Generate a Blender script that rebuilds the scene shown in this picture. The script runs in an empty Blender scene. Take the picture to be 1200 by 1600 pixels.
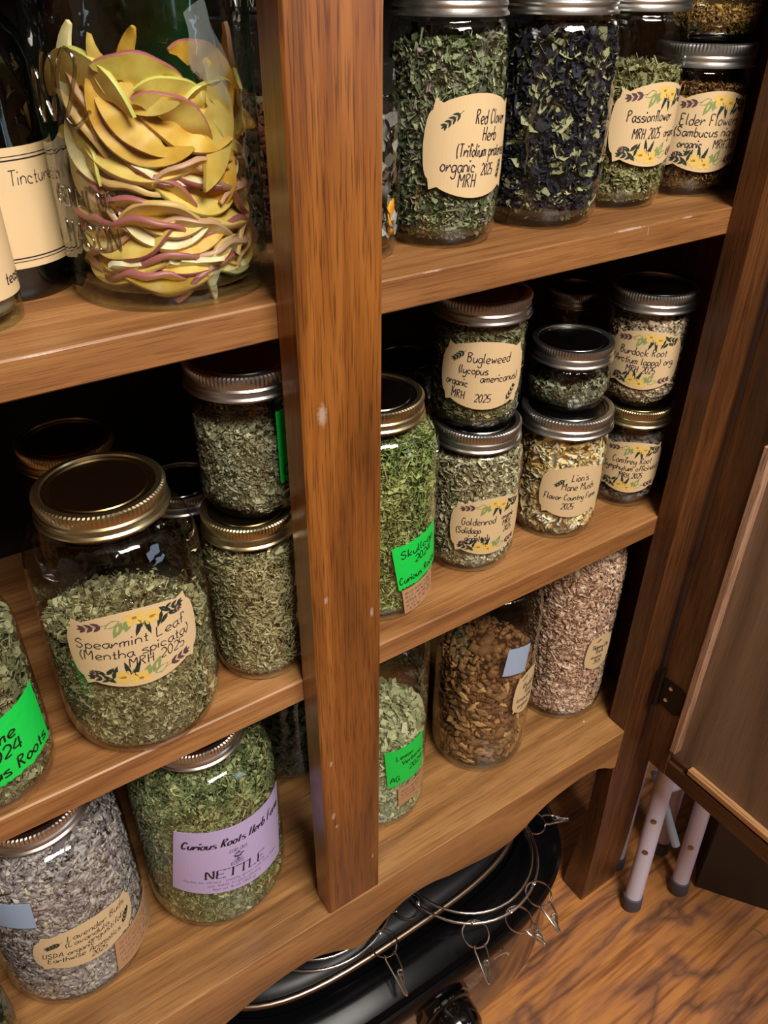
import bpy, math, random
import numpy as np
from mathutils import Matrix, Vector
SC = bpy.context.scene
COL = SC.collection
PI = math.pi

# ---------------------------------------------------------------- camera
cam_d = bpy.data.cameras.new('camera'); cam = bpy.data.objects.new('camera', cam_d); COL.objects.link(cam)
cam_d.sensor_fit = 'HORIZONTAL'; cam_d.sensor_width = 36; cam_d.lens = 1261.54*36/1200
cam_d.clip_start = 0.01
_r = Vector((0.83139337, -0.55563797, 0.00717695)); _u = Vector((0.30817247, 0.47178464, 0.82610471)); _f = Vector((0.46240112, 0.68460624, -0.56347094))
cam.matrix_world = Matrix(((_r.x, _u.x, -_f.x, -0.21269), (_r.y, _u.y, -_f.y, -0.40875), (_r.z, _u.z, -_f.z, 0.82083), (0, 0, 0, 1)))
SC.camera = cam

# ---------------------------------------------------------------- world, lights, exposure
w = bpy.data.worlds.new('world'); SC.world = w; w.use_nodes = True
w.node_tree.nodes['Background'].inputs[0].default_value = (0.75, 0.8, 0.95, 1)
w.node_tree.nodes['Background'].inputs[1].default_value = 0.055
def area(name, loc, target, sx, sy, power, color):
    l = bpy.data.lights.new(name, 'AREA'); l.shape = 'RECTANGLE'; l.size = sx; l.size_y = sy; l.energy = power; l.color = color
    o = bpy.data.objects.new(name, l); COL.objects.link(o); o.location = loc
    o.rotation_euler = (Vector(target)-Vector(loc)).to_track_quat('-Z', 'Y').to_euler(); return o
area('ceiling_lamp', (0.08, -1.10, 1.98), (0.05, 0.05, 0.3), 0.90, 0.60, 62, (1.0, 0.94, 0.85))
area('window_light', (1.7, -1.9, 0.95), (0.2, 0, 0.2), 0.8, 1.0, 7, (0.62, 0.78, 1.0))
SC.view_settings.view_transform = 'Standard'; SC.view_settings.look = 'None'
SC.view_settings.exposure = 0.0; SC.view_settings.gamma = 1.0
SC.view_settings.use_curve_mapping = False
SC.cycles.transparent_max_bounces = 32
SC.cycles.max_bounces = 8
SC.cycles.caustics_reflective = False; SC.cycles.caustics_refractive = False

# ---------------------------------------------------------------- materials
def lin(c):
    if isinstance(c, str): c = tuple(int(c[i:i+2], 16)/255 for i in (0, 2, 4))
    return tuple((x/12.92 if x <= .04045 else ((x+.055)/1.055)**2.4) for x in c) + (1,)
def newmat(name):
    m = bpy.data.materials.new(name); m.use_nodes = True; nt = m.node_tree
    return m, nt, nt.nodes['Principled BSDF']
def N(nt, t, **kw):
    n = nt.nodes.new(t)
    for k, v in kw.items():
        if k.startswith('i_'):
            key = k[2:]; n.inputs[int(key) if key.isdigit() else key.replace('_', ' ')].default_value = v
        else: setattr(n, k, v)
    return n
def ramp(nt, stops, interp='LINEAR'):
    n = nt.nodes.new('ShaderNodeValToRGB'); cr = n.color_ramp; cr.interpolation = interp
    cr.elements[0].position = stops[0][0]; cr.elements[0].color = lin(stops[0][1])
    cr.elements[1].position = stops[-1][0]; cr.elements[1].color = lin(stops[-1][1])
    for p, c in stops[1:-1]:
        e = cr.elements.new(p); e.color = lin(c)
    return n
def plain(name, c, rough=.5, metal=0, coat=0, spec=.5, bump=0, bscale=200):
    m, nt, b = newmat(name); b.inputs['Base Color'].default_value = lin(c); b.inputs['Roughness'].default_value = rough
    b.inputs['Metallic'].default_value = metal; b.inputs['Coat Weight'].default_value = coat; b.inputs['Specular IOR Level'].default_value = spec
    if bump:
        tc = N(nt, 'ShaderNodeTexCoord'); no = N(nt, 'ShaderNodeTexNoise', i_Scale=bscale, i_Detail=4.0); nt.links.new(tc.outputs['Object'], no.inputs['Vector'])
        bp = N(nt, 'ShaderNodeBump', i_Strength=bump, i_Distance=.001); nt.links.new(no.outputs['Fac'], bp.inputs['Height']); nt.links.new(bp.outputs[0], b.inputs['Normal'])
    return m
def wood(name, axis, c0, c1, c2, rough=.42, coat=.25, gscale=1.0, figure=.5, seed=0.0, marks=None, pore=.6):
    """oak: long fibres along the axis, broad cathedral figure, fine dark pores"""
    m, nt, b = newmat(name); L = nt.links
    tc = N(nt, 'ShaderNodeTexCoord')
    def mapped(along, across):
        s = [across*gscale]*3; s[axis] = along*gscale
        mp = N(nt, 'ShaderNodeMapping'); mp.inputs['Scale'].default_value = s; mp.inputs['Location'].default_value = (seed, seed*1.7, seed*.6)
        L.new(tc.outputs['Object'], mp.inputs['Vector']); return mp
    mp1 = mapped(1.1, 11)
    n1 = N(nt, 'ShaderNodeTexNoise', i_Scale=1.0, i_Detail=2.0, i_Distortion=.6); L.new(mp1.outputs[0], n1.inputs['Vector'])
    mul = N(nt, 'ShaderNodeMath', operation='MULTIPLY', i_1=9.0); L.new(n1.outputs['Fac'], mul.inputs[0])
    sn = N(nt, 'ShaderNodeMath', operation='PINGPONG', i_1=1.0); L.new(mul.outputs[0], sn.inputs[0])
    mp2 = mapped(7, 190); n2 = N(nt, 'ShaderNodeTexNoise', i_Scale=1.0, i_Detail=5.0, i_Roughness=.6); L.new(mp2.outputs[0], n2.inputs['Vector'])
    mp3 = mapped(26, 850); n3 = N(nt, 'ShaderNodeTexNoise', i_Scale=1.0, i_Detail=2.0); L.new(mp3.outputs[0], n3.inputs['Vector'])
    mx = N(nt, 'ShaderNodeMix', data_type='FLOAT', i_0=1-figure); L.new(sn.outputs[0], mx.inputs[2]); L.new(n2.outputs['Fac'], mx.inputs[3])
    rp = ramp(nt, [(.22, c0), (.5, c1), (.78, c2)]); L.new(mx.outputs[0], rp.inputs[0])
    pr = ramp(nt, [(.36, '6a5a50'), (.47, 'ffffff')]); L.new(n3.outputs['Fac'], pr.inputs[0])
    mc = N(nt, 'ShaderNodeMix', data_type='RGBA', blend_type='MULTIPLY', i_0=pore); L.new(rp.outputs[0], mc.inputs[6]); L.new(pr.outputs[0], mc.inputs[7])
    out = mc.outputs[2]
    if marks:                                   # pale scuffs at fixed places on the board
        geo = tc.outputs['Object']
        for (mx_, my_, mz_, rx, rz, *ry) in marks:
            mpx = N(nt, 'ShaderNodeMapping', vector_type='TEXTURE'); mpx.inputs['Location'].default_value = (mx_, my_, mz_); mpx.inputs['Scale'].default_value = (rx, ry[0] if ry else 1, rz)
            L.new(geo, mpx.inputs['Vector'])
            nn = N(nt, 'ShaderNodeTexNoise', i_Scale=420.0, i_Detail=3.0); L.new(geo, nn.inputs['Vector'])
            ln = N(nt, 'ShaderNodeVectorMath', operation='LENGTH'); L.new(mpx.outputs[0], ln.inputs[0])
            ad = N(nt, 'ShaderNodeMath', operation='ADD'); L.new(ln.outputs['Value'], ad.inputs[0]); L.new(nn.outputs['Fac'], ad.inputs[1])
            mr = N(nt, 'ShaderNodeMapRange', i_1=1.5, i_2=.9, i_3=0.0, i_4=.55); L.new(ad.outputs[0], mr.inputs[0])
            mm = N(nt, 'ShaderNodeMix', data_type='RGBA'); L.new(mr.outputs[0], mm.inputs[0]); L.new(out, mm.inputs[6]); mm.inputs[7].default_value = lin('cdb8a8'); out = mm.outputs[2]
    L.new(out, b.inputs['Base Color'])
    b.inputs['Roughness'].default_value = rough; b.inputs['Coat Weight'].default_value = coat; b.inputs['Coat Roughness'].default_value = .3
    bp = N(nt, 'ShaderNodeBump', i_Strength=.25, i_Distance=.0006); L.new(n3.outputs['Fac'], bp.inputs['Height']); L.new(bp.outputs[0], b.inputs['Normal'])
    return m
def glass(name, tint='fbfdfb', bump=.22, bscale=45, rough=.045, ior=1.5):
    """thin wall of clear glass: passes light straight through, mirrors by Fresnel"""
    m, nt, b = newmat(name); L = nt.links; nt.nodes.remove(b); out = nt.nodes['Material Output']
    tr = N(nt, 'ShaderNodeBsdfTransparent'); tr.inputs[0].default_value = lin(tint)
    gl = N(nt, 'ShaderNodeBsdfGlossy', i_Roughness=rough); gl.inputs[0].default_value = (1, 1, 1, 1)
    lw = N(nt, 'ShaderNodeLayerWeight', i_Blend=.5); pw = N(nt, 'ShaderNodeMath', operation='POWER', i_1=4.0)
    f0 = 1.7*((ior-1)/(ior+1))**2; fr = N(nt, 'ShaderNodeMath', operation='MULTIPLY_ADD', i_1=.9-f0, i_2=f0); mx = N(nt, 'ShaderNodeMixShader')
    L.new(lw.outputs['Facing'], pw.inputs[0]); L.new(pw.outputs[0], fr.inputs[0])
    tc = N(nt, 'ShaderNodeTexCoord'); no = N(nt, 'ShaderNodeTexNoise', i_Scale=bscale, i_Detail=2.0); L.new(tc.outputs['Object'], no.inputs['Vector'])
    bp = N(nt, 'ShaderNodeBump', i_Strength=bump, i_Distance=.01); L.new(no.outputs['Fac'], bp.inputs['Height'])
    L.new(bp.outputs[0], gl.inputs['Normal']); L.new(bp.outputs[0], lw.inputs['Normal'])
    L.new(fr.outputs[0], mx.inputs[0]); L.new(tr.outputs[0], mx.inputs[1]); L.new(gl.outputs[0], mx.inputs[2]); L.new(mx.outputs[0], out.inputs['Surface'])
    return m
def soft(c, k=.22):
    r, g, b_ = (int(c[i:i+2], 16)/255 for i in (0, 2, 4)); y = .35*r+.5*g+.15*b_; w_ = (1.06, 1.0, .9) if g > r else (1, 1, 1)
    return tuple(min(1, (v+(y-v)*k)*1.06*q) for v, q in zip((r, g, b_), w_)) if g >= r else tuple(min(1, v*1.05) for v in (r, g, b_))
def herb(name, cols, rough=.75, spec=.3):
    """every flake is a mesh island with its own colour from the ramp"""
    m, nt, b = newmat(name); g = N(nt, 'ShaderNodeNewGeometry')
    cols = [soft(c) for c in cols]
    n = len(cols); rp = ramp(nt, [(i/(n-1) if n > 1 else 0, c) for i, c in enumerate(cols)]) if n > 1 else None
    nt.links.new(g.outputs['Random Per Island'], rp.inputs[0]); nt.links.new(rp.outputs[0], b.inputs['Base Color'])
    b.inputs['Roughness'].default_value = rough; b.inputs['Specular IOR Level'].default_value = spec
    return m

M = {}
Z2, Z1 = 0.322, 0.6475
M['shelf'] = wood('oak_shelf', 0, '7a4e2c', 'a06e40', 'be8c58', figure=.3, pore=.35, seed=.3, marks=[(.315, .0264, Z1-.0005, .020, .0018, .0018), (.3365, .0264, Z1-.005, .0007, .004, .002), (.384, .0264, Z1-.0008, .008, .0012, .0012), (.12, .0264, Z1-.0006, .010, .001, .001), (-.14, .0264, Z1-.0006, .016, .0011, .0012), (-.20, .0264, Z1-.0235, .006, .0012, .001)])
M['apron'] = wood('oak_apron', 0, '7a5230', 'a27242', 'c08c56', figure=.35, pore=.35, seed=2.3)
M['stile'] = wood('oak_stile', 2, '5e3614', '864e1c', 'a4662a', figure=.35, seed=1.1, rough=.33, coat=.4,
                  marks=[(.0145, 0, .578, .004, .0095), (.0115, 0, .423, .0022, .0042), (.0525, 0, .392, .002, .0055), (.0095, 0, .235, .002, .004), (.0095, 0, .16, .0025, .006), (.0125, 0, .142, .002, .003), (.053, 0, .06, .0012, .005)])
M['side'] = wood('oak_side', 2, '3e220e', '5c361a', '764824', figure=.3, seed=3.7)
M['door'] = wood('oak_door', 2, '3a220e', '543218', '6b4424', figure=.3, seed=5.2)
M['doorh'] = wood('oak_door_rail', 1, '3a220e', '543218', '6b4424', figure=.3, seed=6.2)
M['panel'] = wood('veneer_panel', 2, '705844', '806650', '8e745c', figure=.5, pore=.2, seed=8.1, gscale=.7, rough=.5)
M['bead'] = wood('bare_wood_bead', 2, 'a07a60', 'b98f72', 'c9a488', figure=.3, seed=9.1, rough=.6, coat=0)
M['beadh'] = wood('bare_wood_bead_along', 1, 'a8784c', 'c08c5a', 'd09c6c', figure=.3, seed=9.6, rough=.6, coat=0)
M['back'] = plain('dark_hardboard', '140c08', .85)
M['silver'] = plain('tin_band', 'd2d0cc', .32, 1, bump=.06, bscale=60)
M['gold'] = plain('brass_band', 'c6b88e', .32, 1, bump=.06, bscale=60)
M['goldlid'] = plain('brass_lid', '86704a', .3, 1)
M['silverlid'] = plain('tin_lid', '8f8c88', .22, 1)
M['blacklid'] = plain('black_plastic_lid', '101010', .35)
M['graylid'] = plain('dull_dark_lid', '3c3a38', .35, .8)
M['glass'] = glass('jar_glass')
M['glass_wavy'] = glass('quilted_jar_glass', bump=.35, bscale=120)
M['glass_green'] = glass('greenish_bottle_glass', 'f2f8f2')
M['glass_dark'] = plain('black_bottle_glass', '030303', .06, coat=.5)
M['glass_base'] = glass('thick_glass_base', 'c9cfc6', bump=.5, bscale=60, ior=1.6)
M['emboss'] = glass('embossed_glass', 'cfcfc4', bump=.2, bscale=60, ior=1.9)
M['paper'] = plain('kraft_label_paper', 'dfc295', .8, bump=.05, bscale=900)
M['paper2'] = plain('kraft_brown_paper', 'c09468', .85, bump=.1, bscale=900)
M['lilac'] = plain('lilac_label_paper', 'c9b8e6', .55)
M['ink'] = plain('purple_black_ink', '1e1428', .6)
M['ink_soft'] = plain('faded_ink', '5b4a70', .6)
M['marker'] = plain('black_marker', '06100a', .5)
M['tape'] = plain('green_tape', '08dc50', .55, bump=.5, bscale=160)
M['leafd'] = plain('print_dark_leaf', '223024', .7); M['leafs'] = plain('print_sage_leaf', '8a9a5c', .7)
M['leafm'] = plain('print_mauve_leaf', '5a3c44', .7); M['flower'] = plain('print_yellow_flower', 'e8c468', .7); M['flowerc'] = plain('print_flower_centre', 'b0782c', .7)
M['steel'] = plain('steel_wire', 'd8d8d8', .18, 1)
M['enamel'] = plain('black_enamel', '08080a', .2, spec=.12)
M['shell'] = plain('roaster_shell_with_reflection', '2c1c14', .1, coat=.6)  # brown of the reflected floor is mixed into the shell colour
M['band'] = plain('brushed_steel_band', '9c8878', .3, 1)
M['print_white'] = plain('white_print', 'a8a098', .6)
M['knob'] = plain('black_knob', '050505', .12, coat=.6)
M['hinge'] = plain('dark_bronze_hinge', '2e2620', .4, .8)
M['white_tube'] = plain('white_coated_tube', 'e2dcf0', .4)
M['blue_tube'] = plain('pale_blue_tube', 'b4ccdc', .4)
M['rubber'] = plain('grey_rubber', '56535a', .7)
M['darkbox'] = plain('dark_stained_board', '2a1e16', .5, bump=.1)
M['plastic'] = None

# ---------------------------------------------------------------- mesh helpers
class G:
    def __init__(s): s.v = []; s.f = []; s.mi = []
    def add(s, vs, fs, mi=0):
        n = len(s.v); s.v.extend([tuple(p) for p in vs]); s.f.extend([tuple(i+n for i in f) for f in fs]); s.mi.extend([mi]*len(fs)); return s
    def box(s, x0, x1, y0, y1, z0, z1, mi=0, bev=0.0):
        b = bev
        if b <= 0:
            vs = [(x, y, z) for z in (z0, z1) for y in (y0, y1) for x in (x0, x1)]
            return s.add(vs, [(0, 2, 3, 1), (4, 5, 7, 6), (0, 1, 5, 4), (2, 6, 7, 3), (0, 4, 6, 2), (1, 3, 7, 5)], mi)
        cx, cy, cz = (x0+x1)/2, (y0+y1)/2, (z0+z1)/2; hx, hy, hz = (x1-x0)/2, (y1-y0)/2, (z1-z0)/2; vs = []; idx = {}
        for sx in (-1, 1):
            for sy in (-1, 1):
                for sz in (-1, 1):
                    for k in range(3):
                        h = [hx-b, hy-b, hz-b]; h[k] += b; idx[(sx, sy, sz, k)] = len(vs); vs.append((cx+sx*h[0], cy+sy*h[1], cz+sz*h[2]))
        fs = []
        for k in range(3):
            a, c = [(1, 2), (2, 0), (0, 1)][k]
            for sg in (-1, 1):
                q = []
                for (p, r) in ((-1, -1), (1, -1), (1, 1), (-1, 1)):
                    t = [0, 0, 0]; t[k] = sg; t[a] = p; t[c] = r; q.append(idx[(*t, k)])
                fs.append(q if sg > 0 else q[::-1])
        for k in range(3):
            a, c = [(1, 2), (2, 0), (0, 1)][k]
            for p in (-1, 1):
                for r in (-1, 1):
                    t0 = [0]*3; t0[a] = p; t0[c] = r; t1 = list(t0); t0[k] = -1; t1[k] = 1
                    q = [idx[(*t0, a)], idx[(*t1, a)], idx[(*t1, c)], idx[(*t0, c)]]; fs.append(q if p*r < 0 else q[::-1])
        for sx in (-1, 1):
            for sy in (-1, 1):
                for sz in (-1, 1):
                    q = [idx[(sx, sy, sz, k)] for k in range(3)]; fs.append(q if sx*sy*sz > 0 else q[::-1])
        return s.add(vs, fs, mi)
    def lathe(s, prof, seg=64, mi=0, cx=0, cy=0, closed_ends=True, knurl=None):
        n0 = len(s.v); rows = []
        for j, (r, z) in enumerate(prof):
            if r < 1e-6: rows.append([len(s.v)]); s.v.append((cx, cy, z)); continue
            row = []
            for i in range(seg):
                rr = r + (knurl[j] if knurl and (i % 2) else 0)
                a = 2*PI*i/seg; row.append(len(s.v)); s.v.append((cx+rr*math.cos(a), cy+rr*math.sin(a), z))
            rows.append(row)
        for a, b in zip(rows[:-1], rows[1:]):
            for i in range(seg):
                k = (i+1) % seg
                if len(a) == 1 and len(b) == 1: continue
                if len(a) == 1: s.f.append((a[0], b[k], b[i])); 
                elif len(b) == 1: s.f.append((a[i], a[k], b[0]))
                else: s.f.append((a[i], a[k], b[k], b[i]))
                s.mi.append(mi)
        return s
    def tube(s, pts, r, seg=8, mi=0, closed=False, cap=True):
        P = [Vector(p) for p in pts]; n = len(P); rows = []; up = None
        for i, p in enumerate(P):
            t = (P[(i+1) % n]-P[i-1]) if closed else (P[min(i+1, n-1)]-P[max(i-1, 0)])
            t.normalize()
            if up is None: up = t.orthogonal().normalized()
            up = (up - t*up.dot(t)); up = up.normalized() if up.length > 1e-6 else t.orthogonal().normalized()
            w_ = t.cross(up); rr = r[i] if isinstance(r, (list, tuple)) else r
            row = []
            for k in range(seg):
                a = 2*PI*k/seg; row.append(len(s.v)); s.v.append(tuple(p+(up*math.cos(a)+w_*math.sin(a))*rr))
            rows.append(row)
        pairs = list(zip(rows[:-1], rows[1:])) + ([(rows[-1], rows[0])] if closed else [])
        for a, b in pairs:
            for k in range(seg): s.f.append((a[k], a[(k+1) % seg], b[(k+1) % seg], b[k])); s.mi.append(mi)
        if cap and not closed: s.f.append(tuple(rows[0][::-1])); s.f.append(tuple(rows[-1])); s.mi += [mi, mi]
        return s
    def prism(s, outline, y0, y1, mi=0):
        """outline in x,z extruded along y"""
        n = len(outline); vs = [(x, y0, z) for x, z in outline]+[(x, y1, z) for x, z in outline]
        fs = [tuple(range(n)), tuple(range(2*n-1, n-1, -1))]+[(i, i+n, (i+1) % n+n, (i+1) % n) for i in range(n)]
        return s.add(vs, fs, mi)
    def build(s, name, mats, parent=None, loc=None, smooth=None):
        me = bpy.data.meshes.new(name); me.from_pydata(s.v, [], s.f)
        mats = mats if isinstance(mats, (list, tuple)) else [mats]
        for m in mats: me.materials.append(m)
        if len(mats) > 1: me.polygons.foreach_set('material_index', s.mi)
        if smooth:
            me.polygons.foreach_set('use_smooth', [True]*len(me.polygons)); me.update(); me.set_sharp_from_angle(angle=math.radians(smooth))
        me.update(); return link(name, me, parent, loc)
def link(name, me, parent=None, loc=None):
    o = bpy.data.objects.new(name, me); COL.objects.link(o)
    if parent: o.parent = parent
    if loc: o.location = loc
    return o
def thing(name, label, cat, loc=(0, 0, 0), group=None):
    o = bpy.data.objects.new(name, None); COL.objects.link(o); o.location = loc; o.empty_display_size = .01
    return tag(o, label, cat, group)
def tag(o, label=None, cat=None, group=None, kind=None):
    if label: o['label'] = label
    if cat: o['category'] = cat
    if group: o['group'] = group
    if kind: o['kind'] = kind
    return o

# ================================================================ the room
F = -0.388                                       # floor height; z = 0 is the top of the lowest board
Z2, Z1 = 0.322, 0.6475                           # tops of the two upper shelves
XR = 0.4419                                      # inner face of the right stile
T = 0.0264                                       # depth of the face frame
def floor_mat():
    m, nt, b = newmat('figured_wood_floor'); L = nt.links; tc = N(nt, 'ShaderNodeTexCoord')
    mp = N(nt, 'ShaderNodeMapping'); mp.inputs['Rotation'].default_value = (0, 0, math.radians(-12)); mp.inputs['Scale'].default_value = (2.2, 6.5, 1); L.new(tc.outputs['Object'], mp.inputs[0])
    n1 = N(nt, 'ShaderNodeTexNoise', i_Scale=1.5, i_Detail=3.0, i_Roughness=.5, i_Distortion=.9); L.new(mp.outputs[0], n1.inputs['Vector'])
    n4 = N(nt, 'ShaderNodeTexNoise', i_Scale=9.0, i_Detail=4.0); L.new(mp.outputs[0], n4.inputs['Vector'])
    jit = N(nt, 'ShaderNodeMath', operation='MULTIPLY_ADD', i_1=.11); L.new(n4.outputs['Fac'], jit.inputs[0]); L.new(n1.outputs['Fac'], jit.inputs[2])
    mu = N(nt, 'ShaderNodeMath', operation='MULTIPLY', i_1=5.0); L.new(jit.outputs[0], mu.inputs[0])
    fr = N(nt, 'ShaderNodeMath', operation='FRACT'); L.new(mu.outputs[0], fr.inputs[0])
    rp = ramp(nt, [(0, '85583e'), (.08, 'a06a44'), (.2, 'c07e4a'), (.5, 'd08a48'), (.75, 'c07e4c'), (.92, '9c6846'), (1, '85583e')]); L.new(fr.outputs[0], rp.inputs[0])
    mp2 = N(nt, 'ShaderNodeMapping'); mp2.inputs['Rotation'].default_value = (0, 0, math.radians(-12)); mp2.inputs['Scale'].default_value = (9, 160, 1); L.new(tc.outputs['Object'], mp2.inputs[0])
    n2 = N(nt, 'ShaderNodeTexNoise', i_Scale=1.0, i_Detail=4.0); L.new(mp2.outputs[0], n2.inputs['Vector'])
    r2 = ramp(nt, [(.3, '9a8478'), (.55, 'ffffff')]); L.new(n2.outputs['Fac'], r2.inputs[0])
    mc = N(nt, 'ShaderNodeMix', data_type='RGBA', blend_type='MULTIPLY', i_0=.8); L.new(rp.outputs[0], mc.inputs[6]); L.new(r2.outputs[0], mc.inputs[7]); L.new(mc.outputs[2], b.inputs['Base Color'])
    b.inputs['Roughness'].default_value = .45; b.inputs['Coat Weight'].default_value = .15; b.inputs['Coat Roughness'].default_value = .35
    return m
tag(G().box(-2.2, 2.6, -3, .62, F-.03, F).build('floor', floor_mat()), kind='structure')
wallm = plain('taupe_wall_paint', 'a89c8a', .8)
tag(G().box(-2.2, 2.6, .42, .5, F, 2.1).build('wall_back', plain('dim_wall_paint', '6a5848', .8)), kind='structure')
tag(G().box(-2.3, -2.2, -3.1, .5, F, 2.1).build('wall_left', wallm), kind='structure')
tag(G().box(2.6, 2.7, -3.1, .5, F, 2.1).build('wall_right', wallm), kind='structure')
tag(G().box(-2.3, 2.7, -3.1, -3.0, F, 2.1).build('wall_front', wallm), kind='structure')
tag(G().box(-2.3, 2.7, -3.1, .5, 2.1, 2.2).build('ceiling', plain('ceiling_paint', 'b8b2a8', .8)), kind='structure')

# ================================================================ the cabinet
cab = thing('herb_cabinet', 'open oak cabinet with three shelf levels full of herb jars', 'cabinet', (0, 0, F))
cab.location = (0, 0, 0)
XL = -0.62; YB = 0.34
def boxpart(name, mat, dims, parent=cab, bev=.0012): return G().box(*dims, bev=bev).build(name, mat, parent)
M['shelf2'] = wood('oak_shelf_middle', 0, '7c5030', 'a06c3e', 'bc8a56', figure=.35, pore=.35, seed=4.9)
boxpart('shelf', M['shelf'], (XL, .5, T, YB, Z1-.0235, Z1))
boxpart('shelf', M['shelf2'], (XL, .5, T, YB, Z2-.0245, Z2))
boxpart('base_board', M['apron'], (XL, .5, .0212, YB, -.02, 0), bev=.0008)
boxpart('shelf', M['side'], (XL, .5, T, YB, .985, 1.008))
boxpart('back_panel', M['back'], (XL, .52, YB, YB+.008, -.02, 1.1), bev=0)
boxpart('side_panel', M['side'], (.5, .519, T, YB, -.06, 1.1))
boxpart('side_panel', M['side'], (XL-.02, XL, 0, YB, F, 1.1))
# apron with the scalloped lower edge
ap = [(.4416, -.0735), (.4343, -.0712), (.42, -.0600), (.4084, -.053), (.3906, -.0468), (.372, -.0462), (.3531, -.0481), (.334, -.0512), (.3156, -.0563), (.298, -.0650), (.281, -.0776), (.26, -.0880), (.2353, -.0904),
      (.2093, -.0854), (.185, -.0800), (.1594, -.0745), (.14, -.0668), (.1215, -.0635), (.108, -.0638), (.0945, -.067), (.081, -.0730), (.0683, -.0812), (.055, -.0925), (.0422, -.1021), (.034, -.1015), (.0252, -.0964), (.0155, -.0882), (.0064, -.0803),
      (-.0126, -.0678), (-.0304, -.0616), (-.0574, -.0621), (-.0839, -.0662), (-.1103, -.0752), (-.1259, -.0804), (-.16, -.0900), (-.20, -.0880), (-.26, -.0560), (-.31, -.0470), (-.36, -.0530), (-.42, -.0760), (-.5, -.09), (XL, -.09)]
def apron(x0, x1):
    g = G(); top = -.0002
    pts = [p for p in ap]
    xs = [p[0] for p in pts]
    # front and back strips, lower edge slightly rounded
    n = len(pts); vs = []
    for x, z in pts: vs += [(x, .0012, 0), (x, 0, -.0012), (x, 0, z+.0015), (x, .0015, z), (x, .020, z), (x, .0208, 0)]
    fs = []
    for i in range(n-1):
        a, b = i*6, (i+1)*6
        for k in range(6): fs.append((a+k, a+(k+1) % 6, b+(k+1) % 6, b+k))
    fs += [tuple(range(5, -1, -1)), tuple(range((n-1)*6, n*6))]
    return g.add(vs, fs)
vsfix = apron(0, 1); vsfix.v = [(x, y, z) for x, y, z in vsfix.v]
vsfix.build('apron', M['apron'], cab)
boxpart('center_stile', M['stile'], (0, .0612, 0, T, .0002, 1.1), bev=.0015)
# right stile and its foot: front face narrows into a curved bracket foot
g = G()
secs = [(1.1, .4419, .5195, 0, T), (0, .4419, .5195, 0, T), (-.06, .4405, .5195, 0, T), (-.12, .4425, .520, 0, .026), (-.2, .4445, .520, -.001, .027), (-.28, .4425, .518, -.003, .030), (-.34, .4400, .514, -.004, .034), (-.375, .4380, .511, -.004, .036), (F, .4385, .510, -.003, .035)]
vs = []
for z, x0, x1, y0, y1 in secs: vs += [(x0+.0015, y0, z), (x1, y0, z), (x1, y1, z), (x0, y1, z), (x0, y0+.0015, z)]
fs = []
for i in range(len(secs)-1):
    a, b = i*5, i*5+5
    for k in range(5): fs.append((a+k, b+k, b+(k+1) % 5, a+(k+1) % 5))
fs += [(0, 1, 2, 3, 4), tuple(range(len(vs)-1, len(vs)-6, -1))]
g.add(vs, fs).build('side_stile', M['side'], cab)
boxpart('rear_leg', M['side'], (.47, .519, .29, YB, F, -.06))

# ---------------------------------------------------------------- the open door (hinged on the right stile)
DX = .476
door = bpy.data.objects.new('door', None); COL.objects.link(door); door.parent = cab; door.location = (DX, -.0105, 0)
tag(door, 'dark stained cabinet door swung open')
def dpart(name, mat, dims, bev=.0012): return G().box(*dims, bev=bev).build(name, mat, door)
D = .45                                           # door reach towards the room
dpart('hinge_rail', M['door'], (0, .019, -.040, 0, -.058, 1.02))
dpart('latch_rail', M['door'], (0, .019, -D, -D+.045, -.058, 1.02))
g = G().box(0, .019, -D+.045, -.040, -.0575, -.030, bev=.0012).box(.004, .019, -D+.045, -.040, -.031, -.022, bev=.001)
g.build('bottom_rail', M['doorh'], door)
dpart('top_rail', M['doorh'], (0, .019, -D+.045, -.040, .96, 1.02))
dpart('panel', M['panel'], (.0085, .0125, -D+.04, -.035, -.028, .965), bev=0)
dpart('bead', M['bead'], (-.0035, .0085, -.047, -.0385, -.0085, .437), bev=.0008)
dpart('bead', M['beadh'], (-.001, .0085, -D+.05, -.068, -.0255, -.0165), bev=.0008)
dpart('bead', M['bead'], (-.0035, .0085, -.047, -.0385, .447, .955), bev=.0008)
hg = G(); hz0, hz1 = .046, .092
hg.prism([(0, hz0+.004), (0, hz1), (.026, hz1), (.032, hz1-.006), (.032, hz0+.006), (.024, hz0)], 0, .0014)
# prism lies in x,z; turn it into the door's y,z
hg.v = [(-y-.0002, -x-.004, z) for x, y, z in hg.v]
ho = hg.build('hinge', M['hinge'], door); tag(ho, 'dark bronze hinge leaf with two screws')
for (yy, zz) in ((-.016, .082), (-.013, .060)):
    s_ = G().lathe([(0, .0012), (.0022, .0010), (.0030, 0)], 14); s_.v = [(-z-.0016, x+yy, y+zz) for x, y, z in s_.v]; s_.build('screw', M['steel'], ho, smooth=40)
G().tube([(-.003, -.001, hz0-.004), (-.003, -.001, hz1+.012)], .0034, 12).build('knuckle', M['hinge'], ho, smooth=40)

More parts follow.
